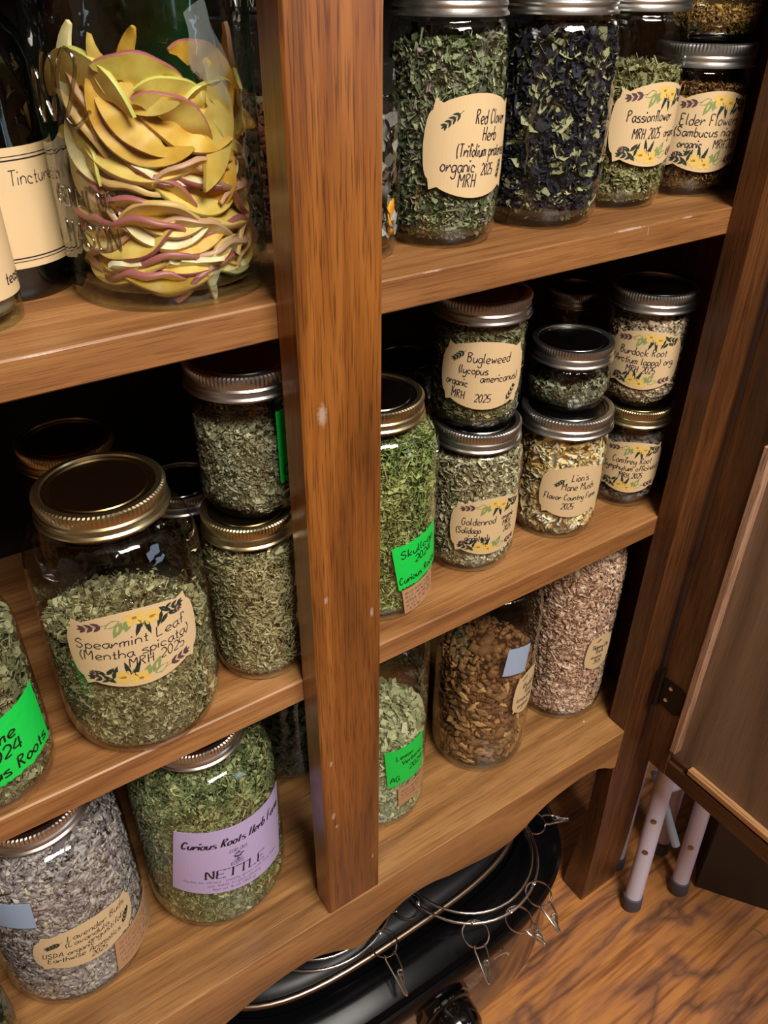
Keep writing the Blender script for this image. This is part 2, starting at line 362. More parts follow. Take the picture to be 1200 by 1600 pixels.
# ================================================================ jars
def jar_profile(r, h, rn, base=.9, taper=0.0, sh=None):
    """outer wall: radius r, neck radius rn, ring bottom at height h"""
    sh = sh or (max(.028, (r-rn)*2) if h > .12 else .013); zs = h-sh
    p = [(0, .004), (r*base*.72, .0035), (r*base*.84, .0006), (r*base*.93, 0), (r*(base+.03), .0025), (r*(base+(1-base)*.7), .009), (r*(1-taper), .02)]
    for i in range(1, 5): p.append((r*(1-taper*(1-i/4)), .02+(zs-.02)*i/4))
    for i in range(1, 7):
        a = i/6*PI/2; p.append((rn+(r-rn)*math.cos(a), zs+(sh-.003)*math.sin(a)))
    p += [(rn, h+.001), (rn+.0012, h+.002), (rn+.0012, h+.004), (rn, h+.006), (rn, h+.013)]
    return p
def ring(parent, h, rl, mat, lidmat, seg=176, H=.0175, plain_lid=False, label=None):
    """two-piece lid: knurled screw band and flat disc"""
    k = rl*.03
    prof = [(rl*.97, 0), (rl, .0004), (rl*.998, .0016), (rl*.965, .0030), (rl*.955, .0046), (rl*.975, .0062), (rl*.972, .0074), (rl*.95, .0088), (rl*.95, .0096), (rl*.95, .0152), (rl*.94, .0166), (rl*.915, H), (rl*.84, H+.0002), (rl*.825, H-.0012), (rl*.825, H-.0022), (rl*.90, H-.003), (rl*.93, .002), (rl*.97, 0)]
    kn = [0]*9+[k*.75, k*.75, k*.4]+[0]*6
    b = G().lathe([(r, z+h) for r, z in prof], seg, knurl=kn).build('screw_band', mat, parent, smooth=28)
    d = G().lathe([(0, H-.0016), (rl*.70, H-.0017), (rl*.715, H-.0024), (rl*.75, H-.0024), (rl*.765, H-.0012), (rl*.83, H-.0012), (rl*.83, H-.0026), (0, H-.0026)], 64)
    d.v = [(x, y, z+h) for x, y, z in d.v]; d.build('lid_disc', lidmat, parent, smooth=30)
    return h+H
def jar(name, label, X, Y, z, r, h, rl, lid='silver', disc='silverlid', base=.88, taper=0.0, gl='glass', group=None, sh=None, neck=None, H=.0175, cat='jar'):
    t = thing(name, label, cat, (X, Y, z), group)
    rn = neck or rl*.93
    G().lathe(jar_profile(r, h, rn, base, taper, sh), 96).build('glass_body', M[gl], t, smooth=60)
    # thick glass of the foot, inside the wall
    G().lathe([(0, .0058), (r*base*.86, .006), (r*base*.97, .0075), (r*(base+(1-base)*.6), .012), (r*(base+(1-base)*.75), .015)], 64).build('glass_foot', M['glass_base'], t, smooth=60)
    top = ring(t, h, rl, M[lid], M[disc], H=H) if lid else h+.013
    t['top'] = z+top; t['r'] = r
    return t

# ---------------------------------------------------------------- herb fillings
def rotmats(n, rs, tang=None, spread=1.0):
    q = rs.normal(size=(n, 4)); q /= np.linalg.norm(q, axis=1)[:, None]; a, b, c, d = q.T
    return np.stack([np.stack([1-2*(c*c+d*d), 2*(b*c-a*d), 2*(b*d+a*c)], -1), np.stack([2*(b*c+a*d), 1-2*(b*b+d*d), 2*(c*d-a*b)], -1), np.stack([2*(b*d-a*c), 2*(c*d+a*b), 1-2*(b*b+c*c)], -1)], 1)
TPL = {
 'leaf': (np.array([(-.5, -.22, .06), (-.5, .22, .06), (0, -.36, -.05), (0, .36, -.02), (.5, -.12, .08), (.5, .12, .1)]), [(0, 2, 3, 1), (2, 4, 5, 3)]),
 'stick': (np.array([(-.5, -.05, 0), (-.5, .05, 0), (-.5, 0, .08), (.5, -.05, 0), (.5, .05, 0), (.5, 0, .08)]), [(0, 3, 4, 1), (1, 4, 5, 2), (2, 5, 3, 0)]),
 'grain': (np.array([(-.5, 0, 0), (0, -.17, 0), (0, 0, .15), (0, .17, 0), (0, 0, -.15), (.5, 0, 0)]), [(0, 1, 2), (0, 2, 3), (0, 3, 4), (0, 4, 1), (5, 2, 1), (5, 3, 2), (5, 4, 3), (5, 1, 4)]),
 'chunk': (np.array([(-.5, -.4, -.3), (.5, -.34, -.26), (.42, .4, -.3), (-.4, .36, -.22), (-.42, -.3, .3), (.4, -.4, .24), (.46, .32, .32), (-.44, .42, .26)]), [(0, 3, 2, 1), (4, 5, 6, 7), (0, 1, 5, 4), (1, 2, 6, 5), (2, 3, 7, 6), (3, 0, 4, 7)]),
 'curl': (np.array([(-.5, -.16, .2), (-.5, .16, .2), (-.2, -.24, -.05), (-.2, .2, -.02), (.15, -.22, -.1), (.15, .22, -.06), (.5, -.08, .22), (.5, .1, .2)]), [(0, 2, 3, 1), (2, 4, 5, 3), (4, 6, 7, 5)]),
}
def flakes(pos, nrm, size, kinds, rs, flat=.6, aspect=1.0):
    """pos Nx3, outward normals Nx3; every flake lies roughly along the glass"""
    V = []; Fc = []; base = 0; n = len(pos); kidx = rs.integers(0, len(kinds), n)
    for ki, kd in enumerate(kinds):
        sel = np.where(kidx == ki)[0]
        if len(sel) == 0: continue
        kd, ksc = (kd, 1.0) if isinstance(kd, str) else kd
        tp, tf = TPL[kd]; m = len(sel); N0 = nrm[sel]+rs.normal(size=(m, 3))*(1-flat)
        N0 /= np.linalg.norm(N0, axis=1)[:, None]
        a = rs.normal(size=(m, 3)); a -= (a*N0).sum(1)[:, None]*N0; a /= np.linalg.norm(a, axis=1)[:, None]; b = np.cross(N0, a)
        s = (size*ksc*np.exp(rs.normal(size=m)*.35))[:, None, None]; asp = np.exp(rs.normal(size=m)*.25)*aspect
        tpv = tp[None]*s*np.stack([np.ones(m), asp, asp], 1)[:, None, :]
        tpv = tpv + rs.normal(size=tpv.shape)*(size*ksc*.04)
        vv = pos[sel][:, None, :]+tpv[..., 0:1]*a[:, None, :]+tpv[..., 1:2]*b[:, None, :]+tpv[..., 2:3]*N0[:, None, :]
        V.append(vv.reshape(-1, 3))
        for f in tf:
            Fc.append((np.array(f)[None]+base+np.arange(m)[:, None]*len(tp)))
        base += m*len(tp)
    return np.concatenate(V), Fc
def mesh_np(name, V, Fc, mats, core=None):
    """Fc: list of MxK index arrays; core: (verts, faces) added with the second material"""
    me = bpy.data.meshes.new(name); nv = len(V); vs = V; faces = [f for f in Fc]; mi = [0]*len(Fc)
    if core is not None:
        cv, cf = core; vs = np.concatenate([V, np.array(cv, float)]); byk = {}
        for f in cf: byk.setdefault(len(f), []).append(f)
        for k, a in byk.items(): faces.append(np.array(a)+nv); mi.append(1)
    me.vertices.add(len(vs)); me.vertices.foreach_set('co', vs.astype(np.float32).ravel())
    tot = sum(f.size for f in faces); me.loops.add(tot); me.loops.foreach_set('vertex_index', np.concatenate([f.ravel() for f in faces]).astype(np.int32))
    cnt = np.concatenate([np.full(len(f), f.shape[1]) for f in faces]); st = np.concatenate([[0], np.cumsum(cnt)[:-1]])
    me.polygons.add(len(cnt)); me.polygons.foreach_set('loop_start', st.astype(np.int32))
    me.polygons.foreach_set('material_index', np.concatenate([np.full(len(f), m) for f, m in zip(faces, mi)]).astype(np.int32))
    for m in mats: me.materials.append(m)
    me.update(calc_edges=True); me.validate(); return me
DARK = {}
def filling(name, label, t, fill, cols, kinds, size, n, seed, core='3a3a28', mound=.004, flat=.36, base=.88, gap=.0022, rimr=None, cat='dried herb', aspect=1.0, z0=.0065, zneck=None, rneck=None, depth=.004, fscale=.70):
    """loose dried matter in jar t up to height fill: one heap nobody could count"""
    fs_ = fscale; size = size*fs_; n = int(n*(1 if fs_ > .95 else 1.9)); aspect *= .8 if fs_ < .95 else 1
    rs = np.random.default_rng(seed); r = t['r']-gap; X, Y, Z = t.location
    def rad(z):
        lo = np.clip((z-z0)/.012, 0, 1); rr = r*(base+(1-base)*lo**.5)
        if zneck is not None: k = np.clip((z-zneck[0])/(zneck[1]-zneck[0]), 0, 1); rr = rneck+(rr-rneck)*np.sqrt(np.clip(1-k*k, 0, 1))
        return rr
    ns = int(n*.78); nt_ = n-ns
    az = np.where(rs.random(ns) < .8, rs.normal(-2.2, 1.0, ns), rs.random(ns)*2*PI)
    z = z0+size*.3+rs.random(ns)*(fill-z0-size*.3); dr = rs.random(ns)**1.5*depth; R_ = rad(z)-size*.18-dr
    top = fill+mound*np.cos(az*1.0+seed)*.7; keep = z < top; 
    pos = np.stack([np.cos(az)*R_, np.sin(az)*R_, z], 1)[keep]; nr = np.stack([np.cos(az), np.sin(az), 0*az], 1)[keep]
    rr = np.sqrt(rs.random(nt_))*(rad(np.array([fill]))[0]-size*.3); a2 = rs.random(nt_)*2*PI
    zt = fill+mound*(np.cos(a2+seed)*rr/r*.8+.5*(1-(rr/r)**2)*2)+rs.normal(size=nt_)*size*.15-size*.1
    pos = np.concatenate([pos, np.stack([np.cos(a2)*rr, np.sin(a2)*rr, zt], 1)]); nr = np.concatenate([nr, np.tile([[0, 0, 1.0]], (nt_, 1))])
    V, Fc = flakes(pos, nr, size, kinds, rs, flat, aspect)
    # keep every flake inside the glass
    d = np.hypot(V[:, 0], V[:, 1]); lim = rad(V[:, 2])+gap*.35; sc = np.minimum(1, lim/np.maximum(d, 1e-6)); V[:, 0] *= sc; V[:, 1] *= sc; V[:, 2] = np.maximum(V[:, 2], z0-.0004)
    g = G(); zz = np.linspace(z0+.0005, fill-size*.25, 7); cd = depth*.6+size*.22
    g.lathe([(0, zz[0])]+[(max(.004, float(rad(np.array([q]))[0]-cd)), float(q)) for q in zz]+[(float(rad(np.array([fill]))[0])*.5, float(fill+mound*.4-size*.2)), (0, float(fill+mound*.8-size*.3))], 36)
    mk = 'herb_'+label[:20]+str(seed)
    if core not in DARK: DARK[core] = plain('packed_shade_'+core, tuple(int(core[i:i+2], 16)/255*.7 for i in (0, 2, 4)), .9, spec=.1, bump=.6, bscale=500)  # core darkened: shade in the gaps between flakes is put into its colour
    me = mesh_np(name, V, Fc, [herb(mk, cols), DARK[core]], (g.v, g.f))
    o = link(name, me, None, (X, Y, Z)); tag(o, label, cat, kind='stuff'); return o

# ---------------------------------------------------------------- lettering: a pen-stroke alphabet
GL = dict(a="36 16 05 04 13 23 35|36 34 43", b="09 03|05 16 26 35 34 23 13 04", c="35 16 05 04 13 33", d="35 26 16 05 04 13 23 34|39 33", e="04 35 26 16 05 04 13 33", f="38 29 19 18 13|06 26",
 g="36 16 05 04 13 34|36 31 20 10 01", h="09 03|05 16 26 35 33", i="06 03|08 08", j="16 11 00|18 18", k="09 03|36 04|14 33", l="09 04 13", m="06 03|05 16 26 25 23|25 36 46 45 43", n="06 03|05 16 26 35 33", o="16 05 04 13 23 34 35 26 16",
 p="06 00|05 16 26 35 34 23 13 04", q="36 16 05 04 13 34|36 30", r="06 03|04 15 26 35", s="36 16 05 15 34 33 13 03", t="18 14 13 23|06 26", u="06 04 13 23 35|36 33", v="06 13 36", w="06 13 25 33 46", x="06 33|36 03", y="06 04 13 35|36 31 10 01", z="06 36 03 33",
 A="03 29 43|15 35", B="03 09|09 29 38 27 06|06 26 35 34 23 03", C="38 29 19 07 05 13 23 34", D="03 09|09 19 37 35 13 03", E="39 09 06 03 33|06 26", F="39 09 06 03|06 26", G="38 29 19 07 05 13 23 34 36 26", H="09 03|39 33|06 36", I="09 03", K="09 03|39 06|16 33", L="09 05 03 13 33", M="03 09 26 49 43", N="03 09 33 39", O="19 07 05 13 33 45 47 39 19",
 P="03 09|09 29 38 27 06", R="03 09|09 29 38 27 06|16 33", S="38 29 19 08 07 26 35 34 23 13 04", T="09 49|29 23", U="09 04 13 23 34 39", V="09 23 49", W="09 13 26 33 49", Y="09 26|49 26 23")
GL.update({'0': "29 19 07 05 13 23 35 37 29", '1': "18 29 23", '2': "08 19 29 38 36 03 33", '3': "08 29 38 26 35 23 03", '4': "29 05 45|39 33", '5': "39 09 06 26 35 34 23 03", '6': "29 06 04 13 34 25 05", '7': "09 39 13", '8': "16 09 29 26 03 23 16", '9': "36 16 08 29 38 33",
 '(': "19 07 05 12", ')': "09 17 15 02", '.': "03 03", "'": "19 08", '-': "05 35", '%': "39 03|08 08|34 34"})
WID = dict(m=5.6, w=5.4, i=1.6, l=2.2, f=3.2, t=3.2, j=2.2, r=3.8, M=5.8, W=5.6, T=5, A=5, O=5.2, V=5)
WID.update({' ': 3.2, '.': 1.4, "'": 1.6, '(': 2.4, ')': 2.4, '1': 3})
def spline(pts, k=5):
    if len(pts) < 3: return pts
    out = []; n = len(pts)
    for i in range(n-1):
        p0, p1, p2, p3 = pts[max(i-1, 0)], pts[i], pts[i+1], pts[min(i+2, n-1)]
        for j in range(k):
            t = j/k; out.append(tuple(.5*((2*p1[c])+(-p0[c]+p2[c])*t+(2*p0[c]-5*p1[c]+4*p2[c]-p3[c])*t*t+(-p0[c]+3*p1[c]-3*p2[c]+p3[c])*t**3) for c in (0, 1)))
    out.append(pts[-1]); return out
def ribbon(pts, w, quads, nib=False):
    n = len(pts)
    if n == 2 and math.dist(pts[0], pts[1]) < 1e-9:
        x, y = pts[0]; h = w*.7; quads.append([(x-h, y-h), (x+h, y-h), (x+h, y+h), (x-h, y+h)]); return
    if n == 2:
        m = max(2, int(math.dist(pts[0], pts[1])/.0015)); a, b = pts; pts = [(a[0]+(b[0]-a[0])*i/m, a[1]+(b[1]-a[1])*i/m) for i in range(m+1)]; n = len(pts)
    L = []; 
    for i, p in enumerate(pts):
        q0, q1 = pts[max(i-1, 0)], pts[min(i+1, n-1)]; dx, dy = q1[0]-q0[0], q1[1]-q0[1]; d = math.hypot(dx, dy) or 1
        ww = w/2*((.35+1.0*abs(dy)/d) if nib else 1)
        L.append(((p[0]-dy/d*ww, p[1]+dx/d*ww), (p[0]+dy/d*ww, p[1]-dx/d*ww)))
    for a, b in zip(L[:-1], L[1:]): quads.append([a[1], b[1], b[0], a[0]])
def write(text, x, y, size, quads, pen=.0005, slant=.12, jit=.25, rnd=None, align='l', nib=False, rot=0.0, caps_serif=False, width=None, poly=None):
    """size = height of a capital in metres; x,y = baseline start in the label plane"""
    rnd = rnd or random.Random(hash(len(text))*7+int(size*1e6)); s = size/6; c = 0
    tw = sum(WID.get(ch, 4.2 if not ch.isupper() else 4.8) for ch in text)*s
    hs = width/tw if width else 1.0; tw *= hs
    ox = -tw/2 if align == 'c' else 0; cr, sr = math.cos(rot), math.sin(rot)
    for ch in text:
        if ch in GL:
            jy = rnd.uniform(-jit, jit)*.6
            for st in GL[ch].split('|'):
                P = [(int(q[0])+rnd.uniform(-jit, jit)*.35, int(q[1])-3+jy+rnd.uniform(-jit, jit)*.35) for q in st.split()]
                if len(P) == 2 and st.split()[0] == st.split()[1]: P[1] = P[0]
                P2 = [((px+slant*py+c)*s*hs+ox, py*s) for px, py in (spline(P) if not caps_serif or len(P) > 3 else P)]
                if poly is not None: poly.append([(x+a*cr-b*sr, y+a*sr+b*cr) for a, b in P2]); continue
                if caps_serif and len(P) >= 2:
                    for e in (P2[0], P2[-1]): ribbon([(x+(e[0]-.75*s)*cr-e[1]*sr, y+(e[0]-.75*s)*sr+e[1]*cr), (x+(e[0]+.75*s)*cr-e[1]*sr, y+(e[0]+.75*s)*sr+e[1]*cr)], pen*.8, quads)
                ribbon([(x+a*cr-b*sr, y+a*sr+b*cr) for a, b in P2], pen, quads, nib)
        c += WID.get(ch, 4.2 if not ch.isupper() else 4.8)
def leafpoly(x, y, ang, ln, wd):
    c, s = math.cos(ang), math.sin(ang); out = []
    for (a, b) in ((0, 0), (.3, -.5), (.65, -.4), (1, 0), (.65, .4), (.3, .5)):
        px, py = a*ln, b*wd; out.append((x+px*c-py*s, y+px*s+py*c))
    return [[out[0], out[1], out[2], out[3]], [out[0], out[3], out[4], out[5]]]
def sprig(x, y, ang, ln, q, n=4, stem=None, lw=.0022, ll=.006):
    ex, ey = x+ln*math.cos(ang), y+ln*math.sin(ang); ribbon([(x, y), (ex, ey)], .00035, q)
    for i in range(n):
        t = (i+.8)/n
        for sd in (-1, 1): q.extend(leafpoly(x+(ex-x)*t, y+(ey-y)*t, ang+sd*.55, ll*(1-.25*t), lw))
    q.extend(leafpoly(ex, ey, ang, ll*.7, lw*.8))
def floral(w, h, top=True):
    """printed flower spray on the upper or lower edge of a label: quads by colour"""
    Q = {'leafd': [], 'leafs': [], 'leafm': [], 'flower': [], 'flowerc': []}; m = 1 if top else -1
    def S(px, py): return (px*w*m, m*h*(.40+py))            # the lower spray is the upper one turned round
    def A(an): return an if top else an+PI
    def lf(k, px, py, an, l_, wd): x, y = S(px, py); Q[k].extend(leafpoly(x, y, A(an), l_*w, wd*w))
    x, y = S(-.17, -.03); sprig(x, y, A(PI*1.06), .17*w, Q['leafm'], 3, ll=.085*w, lw=.030*w)
    x, y = S(.20, -.02); sprig(x, y, A(-.20), .16*w, Q['leafd'], 3, ll=.075*w, lw=.026*w)
    x, y = S(.30, -.05); sprig(x, y, A(-.75), .07*w, Q['leafm'], 2, ll=.06*w, lw=.02*w)
    for (px, py, an, l_) in ((-.08, .0, -PI*.86, .13), (-.07, -.02, -PI*.66, .16), (-.02, .0, -PI*.60, .12)): lf('leafs', px, py, an, l_, .065)
    for (px, py, an, l_) in ((.06, -.05, -PI*.62, .15), (.09, -.06, -PI*.45, .15), (.13, -.02, -PI*.30, .13), (.20, .02, -PI*.25, .13), (.22, -.03, -PI*.62, .15), (.17, -.04, -PI*.86, .13), (.02, -.02, -PI*.35, .1), (.26, -.10, -PI*.15, .10), (.26, -.10, -PI*.75, .10)): lf('leafd', px, py, an, l_, .038)
    for (px, py, sz) in ((.02, .0, .085), (.14, -.05, .075)):
        for k in range(5): lf('flower', px, py, k*2*PI/5+.3, sz, .075)
        x, y = S(px, py); d = .016*w
        Q['flowerc'].append([(x-d, y-d*.7), (x+d, y-d*.7), (x+d, y+d*.7), (x-d, y+d*.7)])
    return Q
def wrap(u, v, r, pc, zc, roll, off):
    cr, sr = math.cos(roll), math.sin(roll); U, Vv = u*cr-v*sr, u*sr+v*cr; a = pc+U/r
    return ((r+off)*math.cos(a), (r+off)*math.sin(a), zc+Vv)
def flat_print(name, quads, mat, parent, r, pc, zc, roll, off, clip=None, label=None):
    g = G()
    for q in quads:
        if clip and any(abs(p[0]) > clip[0] or abs(p[1]) > clip[1] for p in q): continue
        g.add([wrap(p[0], p[1], r, pc, zc, roll, off) for p in q], [tuple(range(len(q)))])
    if not g.v: return None
    return g.build(name, mat, parent)
def plaque(w, h):
    """outline half-heights of the bracket-edged label, for u in -1..1"""
    def hv(a):
        if a <= .70: return h*.5*(.80+.20*max(0, math.cos(a/.70*PI/2))**.8)
        if a <= .84: return h*.5*(.80+.07*(a-.70)/.14)
        if a <= .875: return h*.5*(.87-.22*(a-.84)/.035)
        return h*.5*max(.06, .65*max(0, 1-((a-.875)/.125)**2)**.5)
    us = [i*.07 for i in range(11)]+[.735, .77, .805, .84, .858, .875, .90, .93, .955, .975, .99, 1.0]
    us = [-u for u in us[::-1]][:-1]+us
    return [(u*w/2, hv(abs(u)), -hv(abs(u))) for u in us]
def label_on(t, pc, zc, w, h, roll=0.0, lines=(), style='sprig', shape='plaque', mat='paper', ink='ink', pen=.00075, deco=None, r=None, off=.0004):
    """paper label bent round the jar with its writing and printed sprigs"""
    r = (r or t['r'])+.0001; pc = math.radians(pc); roll = math.radians(roll)
    g = G(); rnd = random.Random(int(w*1e5)+int(abs(pc)*100))
    if shape == 'plaque': cols = plaque(w, h)
    elif shape == 'tape':
        cols = [(-w/2+w*i/40, h/2+rnd.uniform(-.0008, .0008), -h/2+rnd.uniform(-.0012, .0012)) for i in range(41)]
    else: cols = [(-w/2+w*i/40, h/2, -h/2) for i in range(41)]
    n = len(cols); rows = 6
    for ly in (0, .00022):
        for (u, a, b) in cols:
            for k in range(rows+1):
                g.v.append(wrap(u, b+(a-b)*k/rows, r, pc, zc, roll, off*.4+ly))
    m = n*(rows+1); R1 = rows+1
    for i in range(n-1):
        for k in range(rows):
            a = i*R1+k; g.f.append((a, a+1, a+R1+1, a+R1)); a += m; g.f.append((a, a+R1, a+R1+1, a+1)); g.mi += [0, 0]
    for i in range(n-1):
        for k in (0, rows):
            a = i*R1+k; g.f.append((a, a+R1, a+R1+m, a+m)); g.mi.append(0)
    for i in (0, n-1):
        for k in range(rows): a = i*R1+k; g.f.append((a, a+1, a+1+m, a+m)); g.mi.append(0)
    lb = g.build('label' if shape != 'tape' else 'tape_label', M[mat], t)
    o1 = off*.4+.0003
    if style == 'floral':
        g = G(); ks = ['leafs', 'leafm', 'leafd', 'flower', 'flowerc']
        for top in (True, False):
            for mk, q in floral(w, h, top).items():
                for p_ in q:
                    if any(abs(c_[0]) > w*.46 or abs(c_[1]) > h*.49 for c_ in p_): continue
                    g.add([wrap(c_[0], c_[1], r, pc, zc, roll, o1+ks.index(mk)*.00002) for c_ in p_], [tuple(range(len(p_)))], ks.index(mk))
        tag(g.build('flower_print', [M[k_] for k_ in ks], lb), kind='stuff')
    if style == 'sprig':
        for (x, y, an, l_) in (deco or ((-.20, .36, -2.3, .16),)):
            q = []; sprig(x*w, y*h, an, l_*w, q, 4, ll=.075*w, lw=.022*w); flat_print('leaf_print', q, M['leafd'], lb, r, pc, zc, roll, o1)
    q = []
    for ln in lines:
        tx, x, y, s = ln[:4]; opts = ln[-1] if isinstance(ln[-1], dict) else {}; wd = ln[4]*w if len(ln) > 4 and not isinstance(ln[4], dict) else None
        write(tx, x*w, y*h, s, q, pen=opts.get('pen', pen), align=opts.get('al', 'l'), slant=opts.get('sl', .12), rot=math.radians(opts.get('rot', 0)), jit=opts.get('jit', .25), nib=opts.get('nib', False), caps_serif=opts.get('serif', False), width=wd)
    if q: flat_print('lettering', q, M[ink], lb, r, pc, zc, roll, o1+.0001)
    return lb
def emboss_text(t, rows, r, az, z, roll=0.0, rad=.0008):
    g = G(); pl = []
    for (tx, x, y, size, wd) in rows: write(tx, x, y, size, None, slant=0, jit=0, width=wd, poly=pl)
    for st in pl:
        if len(st) == 2: st = [(st[0][0]+(st[1][0]-st[0][0])*i/5, st[0][1]+(st[1][1]-st[0][1])*i/5) for i in range(6)]
        g.tube([wrap(a, b, r, math.radians(az), z, roll, 0) for a, b in st], rad, 6)
    return tag(g.build('embossed_lettering', M['emboss'], t, smooth=60), kind='stuff')
# ================================================================ top shelf, right bay
GREEN = ['3c4a30', '55663e', '6e8050', '8a9a68', 'a3ab80', '4a5a3c']
PAS = ['5a5e38', '767a4a', '8e9058', 'a6a672', '6a6c40', 'b4b088']
redc = jar('mason_jar', 'jar of dried red clover herb on the top right shelf, pale gold band', .1755, .0929, Z1, .0420, .1445, .0400, 'silver', 'silverlid')
filling('dried_herb', 'green red clover herb filling the jar labelled Red Clover Herb', redc, .128, ['3a4a38', '54684a', '6c8260', '88a07c', 'a4b498', '4a5c44', '9a7c88'], ['leaf', 'leaf', ('curl', 1.2), ('stick', 1.8)], .0085, 4200, 1, core='2c3426', zneck=(.115, .146), rneck=.035)
label_on(redc, -94, .069, .078, .066, -3, [('Red Clover', -.05, .22, .0085, .40), ('Herb', .04, .06, .0085, .18), ('(Trifolium pratense)', -.20, -.09, .0080, .64), ('organic', -.33, -.24, .0085, .33), ('2025', .06, -.27, .0070, .15), ('MRH', -.16, -.39, .0085, .18)], deco=((-.17, .34, -2.45, .19), (.36, -.10, -1.9, .16)))
pea = jar('mason_jar', 'tall jar of dark blue dried flowers without visible label, top right shelf', .2772, .0947, Z1, .0475, .1435, .0432, 'silver', 'silverlid')
filling('dried_flowers', 'dark blue dried pea flowers with pale green calyxes filling the unlabelled tall jar', pea, .127, ['0c0e1e', '14182e', '1c2038', '262a4c', '141830', '20243a', '0e1020', '2c3048', '1a1c2c', '6c7450', 'a0a070', 'b0b080'], [('curl', 1.7), ('leaf', 1.0), ('curl', .7), ('curl', 1.1)], .0100, 3600, 2, core='0c0e18', zneck=(.118, .146), rneck=.039, flat=.35, depth=.006)
pas = jar('mason_jar', 'jar of dried passionflower with flowery label on the top right shelf', .3704, .1037, Z1, .0436, .1435, .0430, 'silver', 'silverlid')
filling('dried_herb', 'olive green passionflower leaf in the jar labelled Passionflower', pas, .103, PAS, ['leaf', ('curl', 1.1), ('stick', 1.5)], .0075, 3800, 3, core='3a3a22')
label_on(pas, -96, .066, .080, .062, 0, [('Passionflower', -.34, .05, .0078, .54), ('MRH 2025', -.26, -.15, .0075, .32), ('organic', .12, -.15, .007, .24)], style='floral')
eld = jar('mason_jar', 'short jar of elder flowers under another jar at the right end of the top shelf', .4594, .0990, Z1, .0412, .1020, .0432, 'silver', 'silverlid')
filling('dried_flowers', 'brown dried elder flowers in the jar labelled Elder Flowers', eld, .090, ['3c2818', '5a3c20', '7c5428', '9a6e38', 'b08850', '482e1c'], [('grain', 1.1), ('leaf', .8), ('stick', 1.0)], .0055, 3600, 4, core='2a1a10')
label_on(eld, -116, .054, .080, .064, 0, [('Elder Flowers', -.36, .09, .0085, .70), ('(Sambucus nigra)', -.40, -.05, .0074, .76), ('organic', -.34, -.19, .0066, .26), ('MRH 2025', .04, -.20, .0070, .34)], style='floral')
cha = jar('mason_jar', 'jar of golden brown flowers stacked on the elder flower jar', .4640, .1050, Z1+.1195, .0410, .1020, .0432, 'silver', 'silverlid')
filling('dried_flowers', 'golden brown dried flower heads in the stacked jar at the top right corner', cha, .030, ['6e5028', '8c6a34', 'a88444', 'c29e5c', '7c5c30'], [('grain', 1.2), ('curl', .9), ('stick', 1.2)], .0062, 2200, 5, core='4a3418', mound=.006)
# small jar half behind the post
sml = jar('small_jar', 'narrow clear jar with black lid half hidden by the post, top shelf', .0965, .0925, Z1, .0335, .108, .0300, None, sh=.018, neck=.0265)
G().lathe([(0, .122), (.0265, .122), (.0285, .1205), (.0290, .118), (.0290, .104), (.0280, .1035), (.0280, .117), (0, .1175)], 72).build('lid', M['blacklid'], sml, smooth=40)
q = []; write('fly', -.006, 0, .006, q, pen=.0006); flat_print('lettering', q, M['print_white'], sml, .0291, math.radians(-42), .111, 0, .0001)
filling('dried_petals', 'pale grey papery pieces in the narrow jar with the black lid', sml, .085, ['5c5c58', '7a7a76', '9a9a94', '484846'], [('leaf', 1.0), ('curl', 1.2)], .014, 260, 6, core='34342f', depth=.012)
def petal(t, az, z, s, mat, label, k):
    a = math.radians(az); r = t['r']-.0035; g = G(); vs = []
    for i in range(6):
        for j in range(4):
            u, v = (i/5-.5), (j/3-.5); wd = s*(.35+.65*math.sin(PI*(i+.7)/6.4)); aa = a+v*wd/r
            rr = r-.0012*math.sin(i*1.7+j*2.1+k)-.0004; vs.append((rr*math.cos(aa), rr*math.sin(aa), z+u*s*1.5+.001*math.sin(j*3)))
    fs = [(i*4+j, i*4+j+1, i*4+j+5, i*4+j+4) for i in range(5) for j in range(3)]
    g.add(vs, fs); o = g.build('petal', mat, None, t.location, smooth=60)
    m = o.modifiers.new('thickness', 'SOLIDIFY'); m.thickness = .0006; return tag(o, label, 'petal')
petal(sml, -50, .026, .016, plain('orange_petal', 'f0a010', .6), 'bright orange dried petal pressed against the glass near the post', 1)

# ================================================================ middle shelf, right bay
sku = jar('mason_jar', 'large green skullcap jar right of the post with green tape label', .1177, .0967, Z2, .0563, .1890, .0432, 'gold', 'silverlid', base=.9, sh=.034)
filling('dried_herb', 'bright green cut skullcap in the large jar right of the post', sku, .172, ['4a6a2c', '5f8038', '769648', '90ac60', 'aabc80', '3e5826', 'b8c090'], ['leaf', ('stick', 1.8), ('stick', 1.2)], .0068, 6500, 7, core='2e4220', zneck=(.150, .186), rneck=.038)
label_on(sku, -78, .0655, .052, .048, 9, [('Skullcap', -.36, .20, .0080, .80, {'pen': .0010}), ('2024', -.10, -.02, .0074, .40, {'pen': .0010}), ('Curious Roots', -.46, -.38, .0074, .92, {'pen': .0010})], style='none', shape='tape', mat='tape', ink='marker')
label_on(sku, -75, .025, .040, .028, 8, [('DRIED IN FULL FLOWER', -.44, .28, .0028, .85, {'pen': .0003}), ('RELAXING NERVINE', -.44, .10, .0028, .85, {'pen': .0003}), ('HERBAL BLEND TEA', -.44, -.08, .0028, .85, {'pen': .0003}), ('NIGHT TIME TEA', -.44, -.26, .0028, .85, {'pen': .0003}), ('CALMING', -.44, -.42, .0028, {'pen': .0003})], style='none', shape='rect', mat='paper2', ink='ink_soft')
gol = jar('mason_jar', 'jar of grey green goldenrod under the bugleweed jar, middle shelf', .2319, .0963, Z2, .0462, .1345, .0425, 'silver', 'silverlid')
